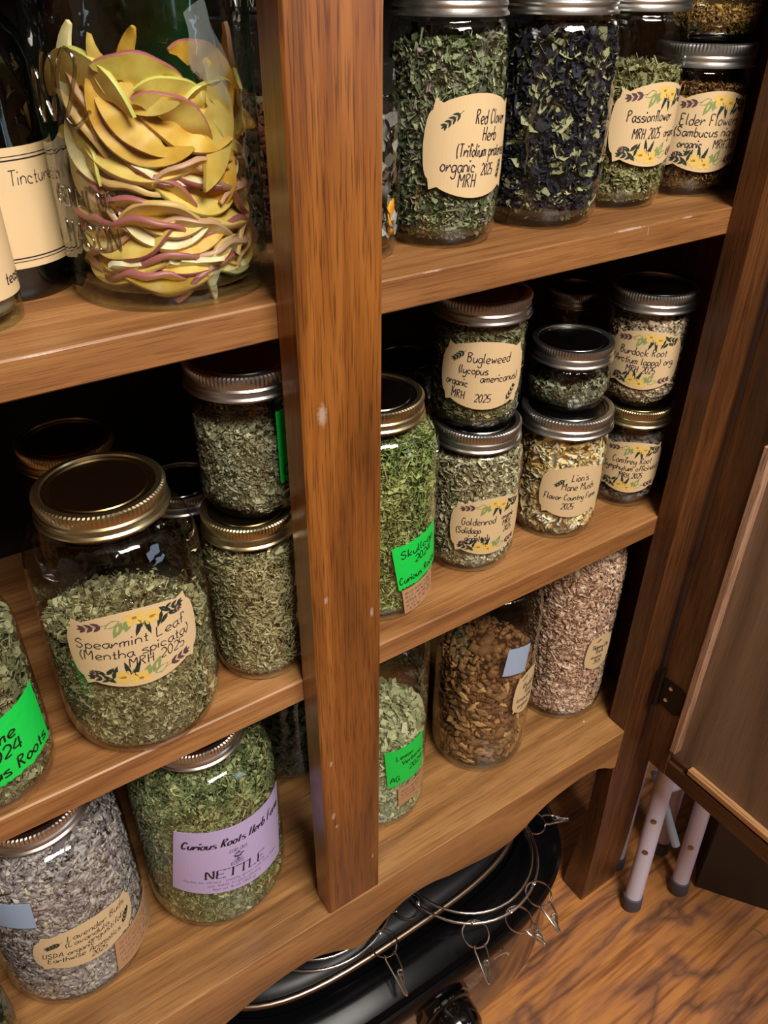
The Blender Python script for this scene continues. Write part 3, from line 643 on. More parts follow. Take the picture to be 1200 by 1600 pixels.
filling('dried_herb', 'grey green and straw coloured goldenrod in the lower stacked jar', gol, .122, ['6c6848', '8c8462', 'aaa07a', 'c8bc98', 'e4dab8', '78724e', 'f0e8cc'], ['leaf', ('stick', 1.3), ('curl', .9)], .0075, 4600, 8, core='3c3a28', zneck=(.115, .138), rneck=.039)
label_on(gol, -104, .058, .080, .064, 0, [('Goldenrod', -.36, .05, .0078, .42), ('(Solidago', -.42, -.10, .0070, .30), ('gigantea)', -.31, -.24, .0070, .28), ('organic', .14, .08, .0058, .20), ('MRH', .16, -.04, .0060, .14), ('2025', .18, -.16, .0058, .14)], style='floral')
bug = jar('mason_jar', 'bugleweed jar with tan label stacked on the goldenrod jar', .2305, .1007, Z2+.1525, .0407, .1010, .0436, 'silver', 'silverlid', base=.82, gl='glass_wavy')
filling('dried_herb', 'dull green bugleweed in the jar labelled Bugleweed', bug, .090, ['42482e', '5c6240', '767a54', '949670', '50563a', 'aaa888'], ['leaf', ('stick', 1.4)], .0066, 3800, 9, core='2c3020', base=.82)
label_on(bug, -121, .0565, .080, .062, -2, [('Bugleweed', -.20, .20, .0082, .48), ('(lycopus', -.28, .03, .0070, .32), ('americanus)', -.04, -.08, .0070, .46), ('organic', -.42, -.17, .0072, .26), ('MRH', -.34, -.36, .0075, .16), ('2025', -.08, -.38, .0070, .18)], deco=((-.22, .36, -2.4, .16), (.27, -.42, 1.05, .19)))
lio = jar('mason_jar', 'jar of cream coloured mushroom shreds under the small squat jar', .3431, .0892, Z2, .0447, .1204, .0472, 'silver', 'silverlid')
filling('dried_mushroom', 'cream and golden shreds of lions mane mushroom in their jar', lio, .108, ['dcb870', 'ecd090', 'f6e4b4', 'fcf2d4', 'e6c680', 'fffaea', 'cca460'], [('curl', 1.1), ('stick', 1.9), ('curl', .8)], .0150, 1500, 10, core='a88850', depth=.009, flat=.35, fscale=1.0)
label_on(lio, -112, .061, .072, .060, -2, [("Lion's", -.08, .22, .0080, .26), ('Mane Mush', -.20, .04, .0082, .50), ('Flavor Country Farm', -.42, -.15, .0066, .80), ('2025', -.16, -.33, .0068, .18)], deco=((-.16, .26, -2.4, .15),))
squ = jar('squat_jar', 'small squat jar with silver lid standing on the mushroom jar', .3480, .0990, Z2+.1385, .0400, .0470, .0405, 'silver', 'silverlid', base=.84, gl='glass_wavy', H=.0165)
filling('dried_herb', 'grey green leaf scraps lying in the small squat jar', squ, .024, ['4a5446', '646e5c', '828a78', 'a2a896', '525a4a'], ['leaf', ('curl', 1.1)], .0075, 1300, 11, core='28322a', base=.84, mound=.003)
com = jar('mason_jar', 'dark comfrey root jar with brass band at the right end of middle shelf', .4443, .0835, Z2, .0345, .1005, .0373, 'gold', 'goldlid')
filling('dried_root', 'dark grey comfrey root slices in the jar labelled Comfrey Root', com, .082, ['3a3432', '504846', '6a605c', '7c7270', '2c2624'], [('chunk', .8), ('leaf', 1.2)], .0095, 900, 12, core='1e1a18', depth=.008)
label_on(com, -131, .0530, .074, .062, 0, [('Comfrey Root', -.29, .08, .0074, .58), ('(Symphytum officinale)', -.44, -.06, .0064, .88), ('MRH 2025', -.16, -.20, .0060, .34)], style='floral')
bur = jar('mason_jar', 'burdock root jar with flowery label stacked on the comfrey jar', .4475, .0930, Z2+.1185, .0395, .1026, .0432, 'silver', 'silverlid', base=.82, gl='glass_wavy')
filling('dried_root', 'pale brown burdock root pieces in the jar labelled Burdock Root', bur, .092, ['7a6650', '9c866e', 'bca68a', 'd8c6aa', 'f0e2ca', '62503e'], [('chunk', .7), ('leaf', 1.0), ('curl', .9)], .0075, 3000, 13, core='3a2e24', base=.82)
label_on(bur, -137, .0550, .076, .062, 0, [('Burdock Root', -.34, .08, .0076, .62), ('(Arctium lappa) org.', -.43, -.07, .0070, .84), ('MRH 2025', -.22, -.21, .0068, .38)], style='floral')
# jars in the dark behind
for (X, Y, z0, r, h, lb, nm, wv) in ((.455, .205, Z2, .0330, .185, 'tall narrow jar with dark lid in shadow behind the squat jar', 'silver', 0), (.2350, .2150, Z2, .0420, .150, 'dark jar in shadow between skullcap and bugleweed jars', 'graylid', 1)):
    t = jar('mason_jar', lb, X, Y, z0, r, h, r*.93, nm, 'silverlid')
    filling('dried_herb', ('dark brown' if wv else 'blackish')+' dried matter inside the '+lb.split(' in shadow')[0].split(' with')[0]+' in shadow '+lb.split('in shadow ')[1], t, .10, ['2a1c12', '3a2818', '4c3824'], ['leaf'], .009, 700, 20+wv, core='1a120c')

# ================================================================ bottom, right bay
ver = jar('mason_jar', 'tall lemon verbena jar right of the post foot with green tape label', .1238, .1015, 0, .0560, .272, .0432, 'silver', 'silverlid', base=.9, sh=.04)
filling('dried_herb', 'pale green lemon verbena leaves in the jar beside the post foot', ver, .135, ['607458', '788e6c', '94aa86', 'b2c4a2', '687e5e', 'c8d6b8'], [('curl', 1.1), ('leaf', 1.3)], .0125, 3000, 14, core='34442f', depth=.006)
label_on(ver, -86, .1080, .052, .058, 4, [('Lemon', -.26, .20, .0066, .42, {'pen': .0010}), ('Verbena', -.14, .02, .0066, .56, {'pen': .0010}), ('2024', .04, -.22, .0075, {'pen': .0010}), ('AG', -.44, -.38, .0080, {'pen': .0011})], style='none', shape='tape', mat='tape', ink='marker')
label_on(ver, -78, .0560, .038, .030, 2, [('GENTLE NERVINE', -.40, .22, .0026, {'pen': .0003}), ('DIGESTION TEA', -.40, .02, .0026, {'pen': .0003}), ('LIFTS MOOD', -.40, -.18, .0026, {'pen': .0003})], style='none', shape='rect', mat='paper2', ink='ink_soft')
chp = jar('mason_jar', 'half gallon jar of brown root chips on the lowest board', .2750, .0975, 0, .0582, .272, .0432, 'silver', 'silverlid', base=.9, sh=.045)
filling('root_crumbs', 'dark brown root crumbs packed behind the chips in the half gallon jar', chp, .164, ['5a3c22', '74502e', '8c643c'], [('chunk', .8)], .010, 900, 15, core='3a2414', gap=.0075, depth=.004)
label_on(chp, -72, .1270, .046, .066, -4, [('Rhodiola', -.22, .10, .0078, .55), ('Root', -.10, -.04, .0078, .3), ('(crenulata)', -.36, -.18, .0062, .65), ('organic', -.30, -.33, .0062, .45)], deco=((-.10, .42, -2.4, .2),))
hus = jar('mason_jar', 'half gallon jar of pinkish beige shredded bark at the right end of the lowest board', .4190, .1035, 0, .0580, .272, .0432, 'silver', 'silverlid', base=.92, sh=.05)
filling('dried_bark', 'pinkish beige shredded bark filling the half gallon jar beside the right post', hus, .245, ['a47e6a', 'bc967e', 'd0ac94', 'e4c4ac', 'f2d6c0', 'b48a74', 'fae4d2'], [('grain', 1.0), ('curl', .9), ('stick', 1.1)], .0092, 11000, 16, core='7a5846', fscale=.96, zneck=(.215, .268), rneck=.040, flat=.7)
label_on(hus, -92, .1180, .040, .056, -4, [('Slippery Elm', -.32, .12, .0060, .66), ('Bark', -.14, -.02, .0062, .3), ('organic', -.28, -.17, .0056, .45), ('2025', -.14, -.32, .0056, .3)], deco=((-.05, .40, -2.4, .16),))
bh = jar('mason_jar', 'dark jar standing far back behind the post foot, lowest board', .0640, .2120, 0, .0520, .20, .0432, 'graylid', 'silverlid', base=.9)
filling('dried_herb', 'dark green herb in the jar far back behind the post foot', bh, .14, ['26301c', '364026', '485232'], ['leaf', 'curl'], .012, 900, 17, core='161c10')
M['bluepatch'] = plain('pale_blue_patch', 'a8bede', .4)  # plain pale blue for the rectangles on the chip and lavender jars
b1 = label_on(chp, -96, .1870, .030, .040, -6, style='none', shape='rect', mat='bluepatch'); b1.name = 'blue_patch'; tag(b1, 'pale blue patch')
# the root chips lie one by one against the glass
rsn = random.Random(5)
CH = []
cm = [plain('root_chip_'+c, c, .85, bump=.3, bscale=300) for c in ('8a6440', '9c7248', '6e4a2c', 'b28854', '7a5434', 'c89c64')]
for k in range(8):
    rs = random.Random(k+40); g = G(); n = 6; a0 = rs.random()*6; vs = []
    for lv, sc in ((-.5, .82), (0, 1.0), (.5, .74)):
        for i in range(n):
            a = a0+2*PI*i/n; r_ = sc*(.75+.4*math.sin(i*2.3+k))*rs.uniform(.8, 1.15); vs.append((r_*math.cos(a)*.0092, r_*math.sin(a)*.0076, lv*.0062+rs.uniform(-.0006, .0006)))
    fs = [tuple(range(n-1, -1, -1)), tuple(range(2*n, 3*n))]
    for l in (0, n):
        for i in range(n): fs.append((l+i, l+(i+1) % n, l+n+(i+1) % n, l+n+i))
    g.add(vs, fs); CH.append(g)
meshes = []
for k, g in enumerate(CH):
    me = bpy.data.meshes.new('root_chip'); me.from_pydata(g.v, [], g.f); me.materials.append(cm[k % len(cm)]); me.update(); meshes.append(me)
cnt = 0
for row in range(19):
    zc = .011+row*.0092
    for c in range(16):
        az = math.radians(-216+c*11.8+(row % 2)*5.9+rsn.uniform(-2.5, 2.5)); zz = zc+rsn.uniform(-.0025, .0025)
        if zz > .164 or cnt >= 300: continue
        rr = .0582*(.93 if zz < .018 else 1)-.0072-.0034*rsn.random()
        o = link('root_chip', meshes[rsn.randrange(8)], None, (.2750+rr*math.cos(az), .0975+rr*math.sin(az), zz)); s_ = rsn.uniform(.75, 1.08); o.scale = (s_, s_, s_*.8)
        o.rotation_euler = (Matrix.Rotation(az, 3, 'Z') @ Matrix.Rotation(PI/2+rsn.uniform(-.5, .5), 3, 'Y') @ Matrix.Rotation(rsn.uniform(0, 6.28), 3, 'Z') @ Matrix.Rotation(rsn.uniform(-.5, .5), 3, 'X')).to_euler()
        tag(o, 'angular brown root chip among many against the glass of the half gallon jar', 'root chip', 'brown root chips in the half gallon jar'); cnt += 1

# ================================================================ middle shelf, left bay
spe = jar('mason_jar', 'big clear spearmint leaf jar with brass lid on the left middle shelf', -.1157, .0772, Z2, .0602, .1915, .0452, 'gold', 'goldlid', base=.88, sh=.045)
filling('dried_herb', 'grey green spearmint leaf filling two thirds of the big jar', spe, .100, ['4a482e', '66623e', '827c54', 'a09a70', 'beb68e', '565234', '948e60'], ['leaf', ('curl', .9), ('stick', 1.2)], .0078, 6500, 21, core='34341f', mound=.016)
label_on(spe, -100, .1105, .094, .068, 0, [('Spearmint Leaf', -.43, .07, .0082, .82), ('(Mentha spicata)', -.42, -.08, .0080, .84), ('MRH 2025', -.08, -.22, .0078, .44)], style='floral')
emboss_text(spe, [('MASON', -.022, 0, .0095, .050)], .0602, -80, .1450)
ros = jar('mason_jar', 'rosemary needle jar with brass band, under the jar with green tape', -.0115, .0761, Z2, .0399, .1365, .0377, 'gold', 'goldlid')
filling('dried_herb', 'pale olive rosemary needles filling the jar left of the post', ros, .124, ['7e7850', '9a9268', 'b6ac80', 'd0c69c', '8a845a', 'a89a70'], [('stick', 1.0), ('stick', 1.3), ('stick', .8)], .0125, 6500, 22, core='4c4830', flat=.75, fscale=.96, zneck=(.116, .138), rneck=.034, aspect=.75, depth=.003)
cat_ = jar('mason_jar', 'jar with silver lid and green tape edge, stacked on the rosemary jar', -.0004, .0848, Z2+.1545, .0408, .0995, .0433, 'silver', 'silverlid', base=.84, gl='glass_wavy')
filling('dried_herb', 'grey green crumbled buds in the jar stacked on the rosemary', cat_, .070, ['5a5a3e', '767656', '929070', 'aeac8c', '686848', 'c4c0a0'], ['leaf', ('curl', 1.0), ('grain', 1.0)], .0068, 3600, 23, core='3a3a28', base=.84)
label_on(cat_, -58, .060, .040, .058, 0, [('Catnip', -.34, .14, .0080, {'pen': .0010}), ('2024', -.20, -.12, .0080, {'pen': .0010}), ('Curious', -.42, -.40, .0080, {'pen': .0010})], style='none', shape='tape', mat='tape', ink='marker')
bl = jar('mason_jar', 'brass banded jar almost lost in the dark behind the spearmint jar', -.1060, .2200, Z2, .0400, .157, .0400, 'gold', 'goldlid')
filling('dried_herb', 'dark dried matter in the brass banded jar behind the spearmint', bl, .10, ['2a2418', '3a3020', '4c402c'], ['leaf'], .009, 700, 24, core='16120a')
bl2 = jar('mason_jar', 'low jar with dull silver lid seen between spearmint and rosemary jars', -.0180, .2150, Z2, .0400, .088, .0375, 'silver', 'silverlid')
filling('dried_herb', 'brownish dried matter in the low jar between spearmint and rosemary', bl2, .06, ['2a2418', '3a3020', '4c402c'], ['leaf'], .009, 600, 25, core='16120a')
grj = jar('mason_jar', 'jar cut by the left picture edge with wide green tape label', -.2364, .0715, Z2, .0470, .155, .0400, 'silver', 'silverlid', base=.9)
filling('dried_herb', 'grey green herb in the jar at the left picture edge with green tape', grj, .135, ['4a5238', '626a4c', '7c8462', '98a07e', '555d42'], ['leaf', ('stick', 1.4)], .0080, 4200, 26, core='30361f')
label_on(grj, -84, .0610, .094, .056, 2, [('Thyme', -.20, .12, .0105, .42, {'pen': .0014}), ('2024', -.08, -.12, .0100, .30, {'pen': .0014}), ('Curious Roots', -.34, -.40, .0100, .80, {'pen': .0014})], style='none', shape='tape', mat='tape', ink='marker')

# ================================================================ bottom, left bay
lav = jar('gallon_jar', 'gallon jar of grey lavender buds at the lower left', -.2223, .1204, 0, .0700, .215, .0500, 'silver', 'silverlid', base=.9, sh=.045)
filling('dried_buds', 'grey violet lavender buds filling the gallon jar', lav, .200, ['6a6266', '80767a', '988e90', 'aea4a2', 'c4bab0', '746a6e', 'cec4b2'], [('grain', 1.0), ('grain', 1.25)], .0078, 17000, 27, core='4a4246', fscale=.96, zneck=(.170, .213), rneck=.046, flat=.7, aspect=.85, depth=.003)
label_on(lav, -84, .0960, .096, .058, -8, [('Lavender Buds', -.20, .22, .0076, .60), ('(Lavandula', -.22, .08, .0066, .42), ('angustifolia)', -.02, -.04, .0066, .46), ('USDA organic', -.42, -.12, .0066, .46), ('Earthwise Aromatics', -.38, -.26, .0066, .70), ('2025', .0, -.40, .0062, .16)], deco=((-.24, .24, -2.7, .13), (.34, -.24, 1.1, .15)), pen=.0007)
label_on(lav, -42, .0400, .072, .044, -6, [('SLEEPING AND CALM', -.44, .30, .0032, .85, {'pen': .0003}), ('MILD SEDATIVE BATH', -.44, .14, .0032, .85, {'pen': .0003}), ('HEADACHE OIL RUB', -.44, -.02, .0032, .85, {'pen': .0003}), ('INSECT BITES', -.44, -.18, .0032, .85, {'pen': .0003}), ('TEA FOR REST', -.44, -.34, .0032, .85, {'pen': .0003})], style='none', shape='rect', mat='paper2', ink='ink_soft')
b1 = label_on(lav, -132, .1640, .050, .036, -4, style='none', shape='rect', mat='bluepatch'); b1.name = 'blue_patch'; tag(b1, 'pale blue patch')
net = jar('gallon_jar', 'gallon jar of green nettle with a lilac printed label', -.0735, .1125, 0, .0722, .222, .0470, 'silver', 'silverlid', base=.86, sh=.055)
filling('dried_herb', 'green chopped nettle filling the gallon jar with the lilac label', net, .205, ['3e5230', '52683e', '688050', '809868', '4a5e38', 'b4b884', '92a878'], ['leaf', ('stick', 1.5), ('curl', .8)], .0085, 8500, 28, core='2c3c22', zneck=(.167, .220), rneck=.043)
nl = label_on(net, -90, .1150, .124, .096, -9, [('Curious Roots Herb Farm', -.44, .24, .0105, .90, {'nib': True, 'pen': .0014, 'sl': .3, 'rot': 0, 'jit': 0}), ], style='none', shape='rect', mat='lilac', ink='ink')
q = []; write('NETTLE', -.030, -.0235, .0118, q, width=.064, pen=.0013, slant=0, jit=0, nib=True, caps_serif=True)
flat_print('lettering', q, M['ink'], nl, net['r']+.0001, math.radians(-90), .115, math.radians(-9), .0007)
q = []
for tx, yy in (('Herbs so vibrant, clearly grown with love from', -.0305), ('our fields to your pantry', -.0365), ('Net wt 16 oz (454 g)', -.0425)): write(tx, 0, yy, .0032, q, pen=.0003, align='c', slant=0, jit=0, width=len(tx)*.0022)
write('CURIOUS', -.0095, .0105, .0045, q, width=.019, pen=.0004, slant=0, jit=.1, rot=math.radians(0)); write('ROOTS', -.007, -.0085, .0045, q, width=.014, pen=.0004, slant=0, jit=.1)
rt = random.Random(3)
for i in range(9): a = -PI*.5+(i-4)*.28; ribbon([(0, .0), (.0055*math.cos(a), .0055*math.sin(a))], .0003, q)
flat_print('small_print', q, M['ink_soft'], nl, net['r']+.0001, math.radians(-90), .115, math.radians(-9), .0007)
q = []
for i in range(16): a = rt.uniform(0, 6.28); q.extend(leafpoly(.0035*math.cos(a)*rt.random(), .0052+.0015*math.sin(a), a, .0030, .0024))
flat_print('tree_print', q, M['ink_soft'], nl, net['r']+.0001, math.radians(-90), .115, math.radians(-9), .0008)
edg = jar('mason_jar', 'sliver of a jar at the bottom left picture corner', -.3270, .0350, 0, .0400, .12, .0370, 'silver', 'silverlid')
filling('dried_herb', 'dark herb in the jar at the bottom left picture corner', edg, .10, ['3a3c28', '4c4e34'], ['leaf'], .009, 700, 29, core='222416')

# ================================================================ top shelf, left bay
AX, AY, AR = -.0356, .1021, .0623
app = thing('gallon_jar', 'big glass jar of dried apple slices with embossed swirls, top left shelf', 'jar', (AX, AY, Z1))
app['r'] = AR
G().lathe([(0, .004), (.045, .003), (.0525, .0006), (.058, 0), (.0615, .003), (.0623, .010), (.0623, .13), (.0623, .165), (.061, .18), (.056, .196), (.049, .206), (.047, .212), (.047, .235)], 112).build('glass_body', M['glass_green'], app, smooth=60)
G().lathe([(0, .009), (.052, .0092), (.0575, .0105), (.0598, .014), (.0603, .019)], 80).build('glass_foot', M['glass_base'], app, smooth=60)
ring(app, .222, .0505, M['silver'], M['graylid'])
def emb(az, z, strokes, rr=.0011):
    g = G()
    for st in strokes:
        pts = spline([(a, b) for a, b in st], 6); a0 = math.radians(az)
        g.tube([((AR+.0003)*math.cos(a0+u/AR), (AR+.0003)*math.sin(a0+u/AR), z+v) for u, v in pts], rr, 6)
    return g
loops = [[(-.004, -.012), (-.010, .004), (-.004, .020), (.003, .016), (-.001, -.002), (-.004, -.012)], [(.006, -.010), (.004, .006), (.012, .022), (.018, .016), (.012, .000), (.006, -.010)], [(-.016, -.014), (-.021, -.002), (-.017, .012), (-.012, .004), (-.016, -.014)], [(.006, -.010), (.012, -.014), (.022, -.006)]]
emb(-158, .114, loops).build('embossed_swirl', M['emboss'], app, smooth=60)
emboss_text(app, [('GENUINE', -.028, .012, .0095, .050), ('MASON', -.024, -.010, .013, .044)], AR+.0001, -150, .046)
# dried apple slices, each with its own skin edge
def apple_slice(k):
    rs = random.Random(k*13+1); R0 = .033+.006*rs.random(); wd = .015+.006*rs.random(); ang = 1.9+.9*rs.random(); n = 18; th = .0026
    curl = rs.uniform(-.006, .009); wav = rs.uniform(.0002, .0013); ph = rs.random()*6
    def P(i, j, s):
        t = (i/n-.5)*ang; e = abs(i/n-.5)*2; w_ = wd*(1-e**2.4*.85)*(1+.10*math.sin(i*1.9+ph)); rr = R0-w_*j
        return (rr*math.sin(t), rr*math.cos(t)-R0+wd*.5, curl*(e*e)+wav*math.sin(i*.9+ph+j*2)+s*th*(1-.45*e)*(1-.3*abs(j-.5)))
    m_ = 4; f = G(); vs = [P(i, j/m_, s) for s in (-1, 1) for i in range(n+1) for j in range(m_+1)]; fs = []
    q_ = (n+1)*(m_+1)
    for i in range(n):
        for j in range(m_):
            a = i*(m_+1)+j; fs += [(a, a+1, a+m_+2, a+m_+1), (a+q_, a+q_+m_+1, a+q_+m_+2, a+q_+1)]
    for i in range(n):
        a = i*(m_+1)+m_; fs.append((a, a+q_, a+q_+m_+1, a+m_+1))
    for a, st in ((0, 1), (n*(m_+1), -1)):
        for j in range(m_): b = a+j; fs.append((b, b+q_, b+q_+1, b+1) if st > 0 else (b, b+1, b+q_+1, b+q_))
    f.add(vs, fs)
    s = G(); vs = []
    for i in range(n+1):
        for (j, sg, ex) in ((.01, -1.02, 0), (-.012, -.8, 1), (-.018, 0, 1), (-.012, .8, 1), (.01, 1.02, 0)):
            vs.append(P(i, j, sg))
    s.add(vs, [(i*5+j, i*5+5+j, i*5+6+j, i*5+1+j) for i in range(n) for j in range(4)])
    return f, s
fl_cols = ['f0d078', 'e8b448', 'f4e4b8', 'e8b850', 'ecd470', 'f6ecd0']
fmats = []
for i, c in enumerate(fl_cols):
    m, nt, b = newmat('apple_flesh'); tc = N(nt, 'ShaderNodeTexCoord'); no = N(nt, 'ShaderNodeTexNoise', i_Scale=70.0, i_Detail=4.0); nt.links.new(tc.outputs['Object'], no.inputs['Vector'])
    dk = tuple(x*k_ for x, k_ in zip(lin(c)[:3], (.82, .68, .42))); rp = ramp(nt, [(.35, c), (.7, c)]); rp.color_ramp.elements[1].color = (*dk, 1)
    nt.links.new(no.outputs['Fac'], rp.inputs[0]); nt.links.new(rp.outputs[0], b.inputs['Base Color']); b.inputs['Roughness'].default_value = .45
    b.inputs['Subsurface Weight'].default_value = 0; fmats.append(m)
smats = [plain('apple_skin', c, .4) for c in ('b06468', 'dcb070', 'd4cc70', 'cc9a80')]
AM = []
for k in range(10):
    f, s = apple_slice(k); a = f.build('apple_slice', fmats[k % 6], smooth=50); b = s.build('skin', smats[k % 4], smooth=60)
    AM.append((a.data, b.data)); bpy.data.objects.remove(a); bpy.data.objects.remove(b)
def put_slice(k, az, z, rot, tilt=0.0, lean=0.0, sc=1.0, rad=.050, label=None, fm=None, smm=None, grp='dried apple slices in the big jar'):
    """az,z: where in the jar; rot: turn within the glass wall plane (deg); tilt: 0 = flat to glass, 90 = edge on"""
    a = math.radians(az); me, ms = AM[k % 10]
    o = link('apple_slice', me, None, (AX+rad*math.cos(a), AY+rad*math.sin(a), Z1+z))
    e3 = Vector((math.cos(a), math.sin(a), 0)); e1 = Vector((-math.sin(a), math.cos(a), 0)); e2 = Vector((0, 0, 1))
    B = Matrix((e1, e2, e3)).transposed()
    Rm = B @ Matrix.Rotation(math.radians(rot), 3, 'Z') @ Matrix.Rotation(math.radians(tilt), 3, 'X') @ Matrix.Rotation(math.radians(lean), 3, 'Y')
    o.rotation_euler = Rm.to_euler(); o.scale = (sc, sc, sc)
    c = link('skin', ms, o)
    if fm is not None:
        o.material_slots[0].link = 'OBJECT'; o.material_slots[0].material = fmats[fm]
    if smm is not None: c.material_slots[0].link = 'OBJECT'; c.material_slots[0].material = smats[smm]
    tag(o, label or 'yellow dried apple slice among many filling the big jar', 'apple slice', grp); return o
put_slice(0, 183, .078, 84, 8, 0, 1.02, .046, 'pale apple slice with a long red skin arc at the left of the jar', 5, 0)
put_slice(2, 192, .112, 120, 10, 0, .85, .046, 'cream apple slice just behind the glass swirls', 2, 0)
put_slice(5, -112, .0200, 180, -48, 0, 1.15, .040, 'broad cream apple slice lying flat at the jar bottom', 5, 1)
put_slice(7, -78, .022, 60, 20, 0, .62, .050, 'small pale apple piece standing at the bottom right of the jar', 5, 1)
put_slice(1, -63, .095, -100, 15, 0, 1.05, .049, 'long yellow apple slice with dark skin against the right wall', 0, 0)
put_slice(3, -62, .072, -95, 35, 0, .95, .047, 'second yellow apple slice curving down the right wall', 1, 1)
rr_ = random.Random(11)
spec_rows = [(.016, 7, 4), (.025, 7, 6), (.035, 7, 2), (.045, 7, -8), (.056, 7, -16), (.067, 7, -22), (.078, 7, -28), (.090, 6, -34), (.102, 6, -38), (.113, 6, -34), (.124, 5, -20)]
kk = 0
for (zz, n_, rt0) in spec_rows:
    for i in range(n_):
        az = -190+i*(165/(n_-1))+rr_.uniform(-8, 8)
        if az < -165 and zz < .125 and zz > .05: continue
        kk += 1; big = zz > .082
        put_slice(kk, az, zz+rr_.uniform(-.003, .003), rt0+rr_.uniform(-16, 16)+(180 if rr_.random() < .35 else 0), rr_.uniform(8, 38) if big else rr_.uniform(38, 66), rr_.uniform(-8, 8), rr_.uniform(.72, .98), .0455 if not big else .0475, None, (1, 3, 0, 4)[kk % 4] if big else (0, 2, 0, 5, 1)[kk % 5], rr_.randrange(4))
for i in range(14):
    put_slice(kk+i, rr_.uniform(0, 360), .02+.008*i, rr_.uniform(0, 360), 75, 0, .8, .015, None, 3, 1)
# translucent bag corner in the jar
m_, nt_, b_ = newmat('milky_plastic_film'); b_.inputs['Base Color'].default_value = lin('aab0b8'); b_.inputs['Alpha'].default_value = .35; b_.inputs['Roughness'].default_value = .3
g = G(); vs = []
for i in range(9):
    for j in range(9):
        u, v = i/8, j/8; a = math.radians(-84+u*26); wv = .002*math.sin(i*1.3+j*.9); rr = .056-wv
        vs.append((rr*math.cos(a), rr*math.sin(a), .126+v*.042*(1-abs(u-.45)*.9)-.02*u))
g.add(vs, [(i*9+j, i*9+9+j, i*9+10+j, i*9+1+j) for i in range(8) for j in range(8)])
fb = g.build('plastic_film', m_, None, (AX, AY, Z1), smooth=60); tag(fb, 'milky corner of plastic film sticking up behind the apple slices', 'plastic film')
# dark bottle and small tan labelled bottle
dk = thing('amber_bottle', 'black glass bottle with a wide cream label, far left of top shelf', 'bottle', (-.1256, .1481, Z1)); dk['r'] = .040
G().lathe([(0, .003), (.034, .002), (.037, 0), (.0392, .003), (.040, .008), (.040, .125), (.037, .138), (.028, .150), (.016, .158), (.0145, .165), (.0145, .185), (0, .185)], 80).build('bottle_body', M['glass_dark'], dk, smooth=50)
G().lathe([(.0155, .168), (.0165, .168), (.0165, .197), (.0155, .199), (0, .199)], 40).build('cap', M['blacklid'], dk, smooth=40)
l_ = label_on(dk, -72, .0535, .100, .066, 0, [('Tinctures', -.08, .20, .0080, .36), ('Vodka', .20, -.36, .0070, .18)], style='none', shape='rect', pen=.0005)
q = []
for yy, wd in ((.0285, .0004), (.0265, .0007), (-.0270, .0007), (-.0288, .0004)): ribbon([(-.049, yy), (.049, yy)], wd, q)
flat_print('border_lines', q, M['ink'], l_, .0401, math.radians(-72), .0535, 0, .0006)
tb = thing('spice_bottle', 'small clear bottle with cream label cut by the left picture edge', 'bottle', (-.1615, .0948, Z1)); tb['r'] = .030
G().lathe([(0, .004), (.026, .003), (.028, 0), (.0297, .003), (.030, .008), (.030, .085), (.024, .098), (.018, .102), (.018, .118)], 72).build('glass_body', M['glass_green'], tb, smooth=60)
G().lathe([(0, .0065), (.0255, .007), (.0272, .010), (.0275, .018), (.0275, .034), (0, .036)], 60).build('glass_foot', M['glass_base'], tb, smooth=60)
G().lathe([(.0185, .103), (.0195, .104), (.0195, .121), (.018, .122), (0, .122)], 48).build('cap', M['blacklid'], tb, smooth=40)
wf = G().lathe([(0, .0078), (.0250, .0082), (.0266, .011), (.0268, .030), (0, .031)], 60).build('white_powder', plain('white_powder', 'e6e4e4', .9), None, (-.1615, .0948, Z1), smooth=40); tag(wf, 'white powder at the bottom of the small bottle at the left edge', 'powder', kind='stuff')
label_on(tb, -50, .042, .078, .050, 0, [('teaspoon', .02, -.36, .0065, .4)], style='none', shape='rect')
# green bottle standing behind the apple jar
gb = thing('green_bottle', 'green bottle standing in shadow behind the apple jar', 'bottle', (.012, .2180, Z1))
G().lathe([(0, .003), (.036, 0), (.040, .004), (.040, .215), (.034, .235), (.02, .25), (.016, .29), (0, .29)], 72).build('bottle_body', plain('green_bottle_glass', '0f5a2c', .15, coat=.5), gb, smooth=50)
# jar mostly hidden by the post
a4 = jar('mason_jar', 'jar with black lid between the apple jar and the post', .0700, .1720, Z1, .0400, .140, .0380, 'blacklid', 'blacklid', gl='glass_green')
q = []; write('MINT', -.008, 0, .006, q, pen=.0006, jit=.1); flat_print('lettering', q, M['print_white'], a4, .0385, math.radians(-125), .149, 0, .0004)
filling('dried_flowers', 'dark dried blossoms with dull red bits in the black lidded jar by the post', a4, .085, ['2c1c14', '4a2c1c', '6a4030', '7a2c20', '5c5040', '8a7458'], [('curl', 1.2), ('chunk', .8)], .012, 800, 30, core='1c120c', depth=.008)

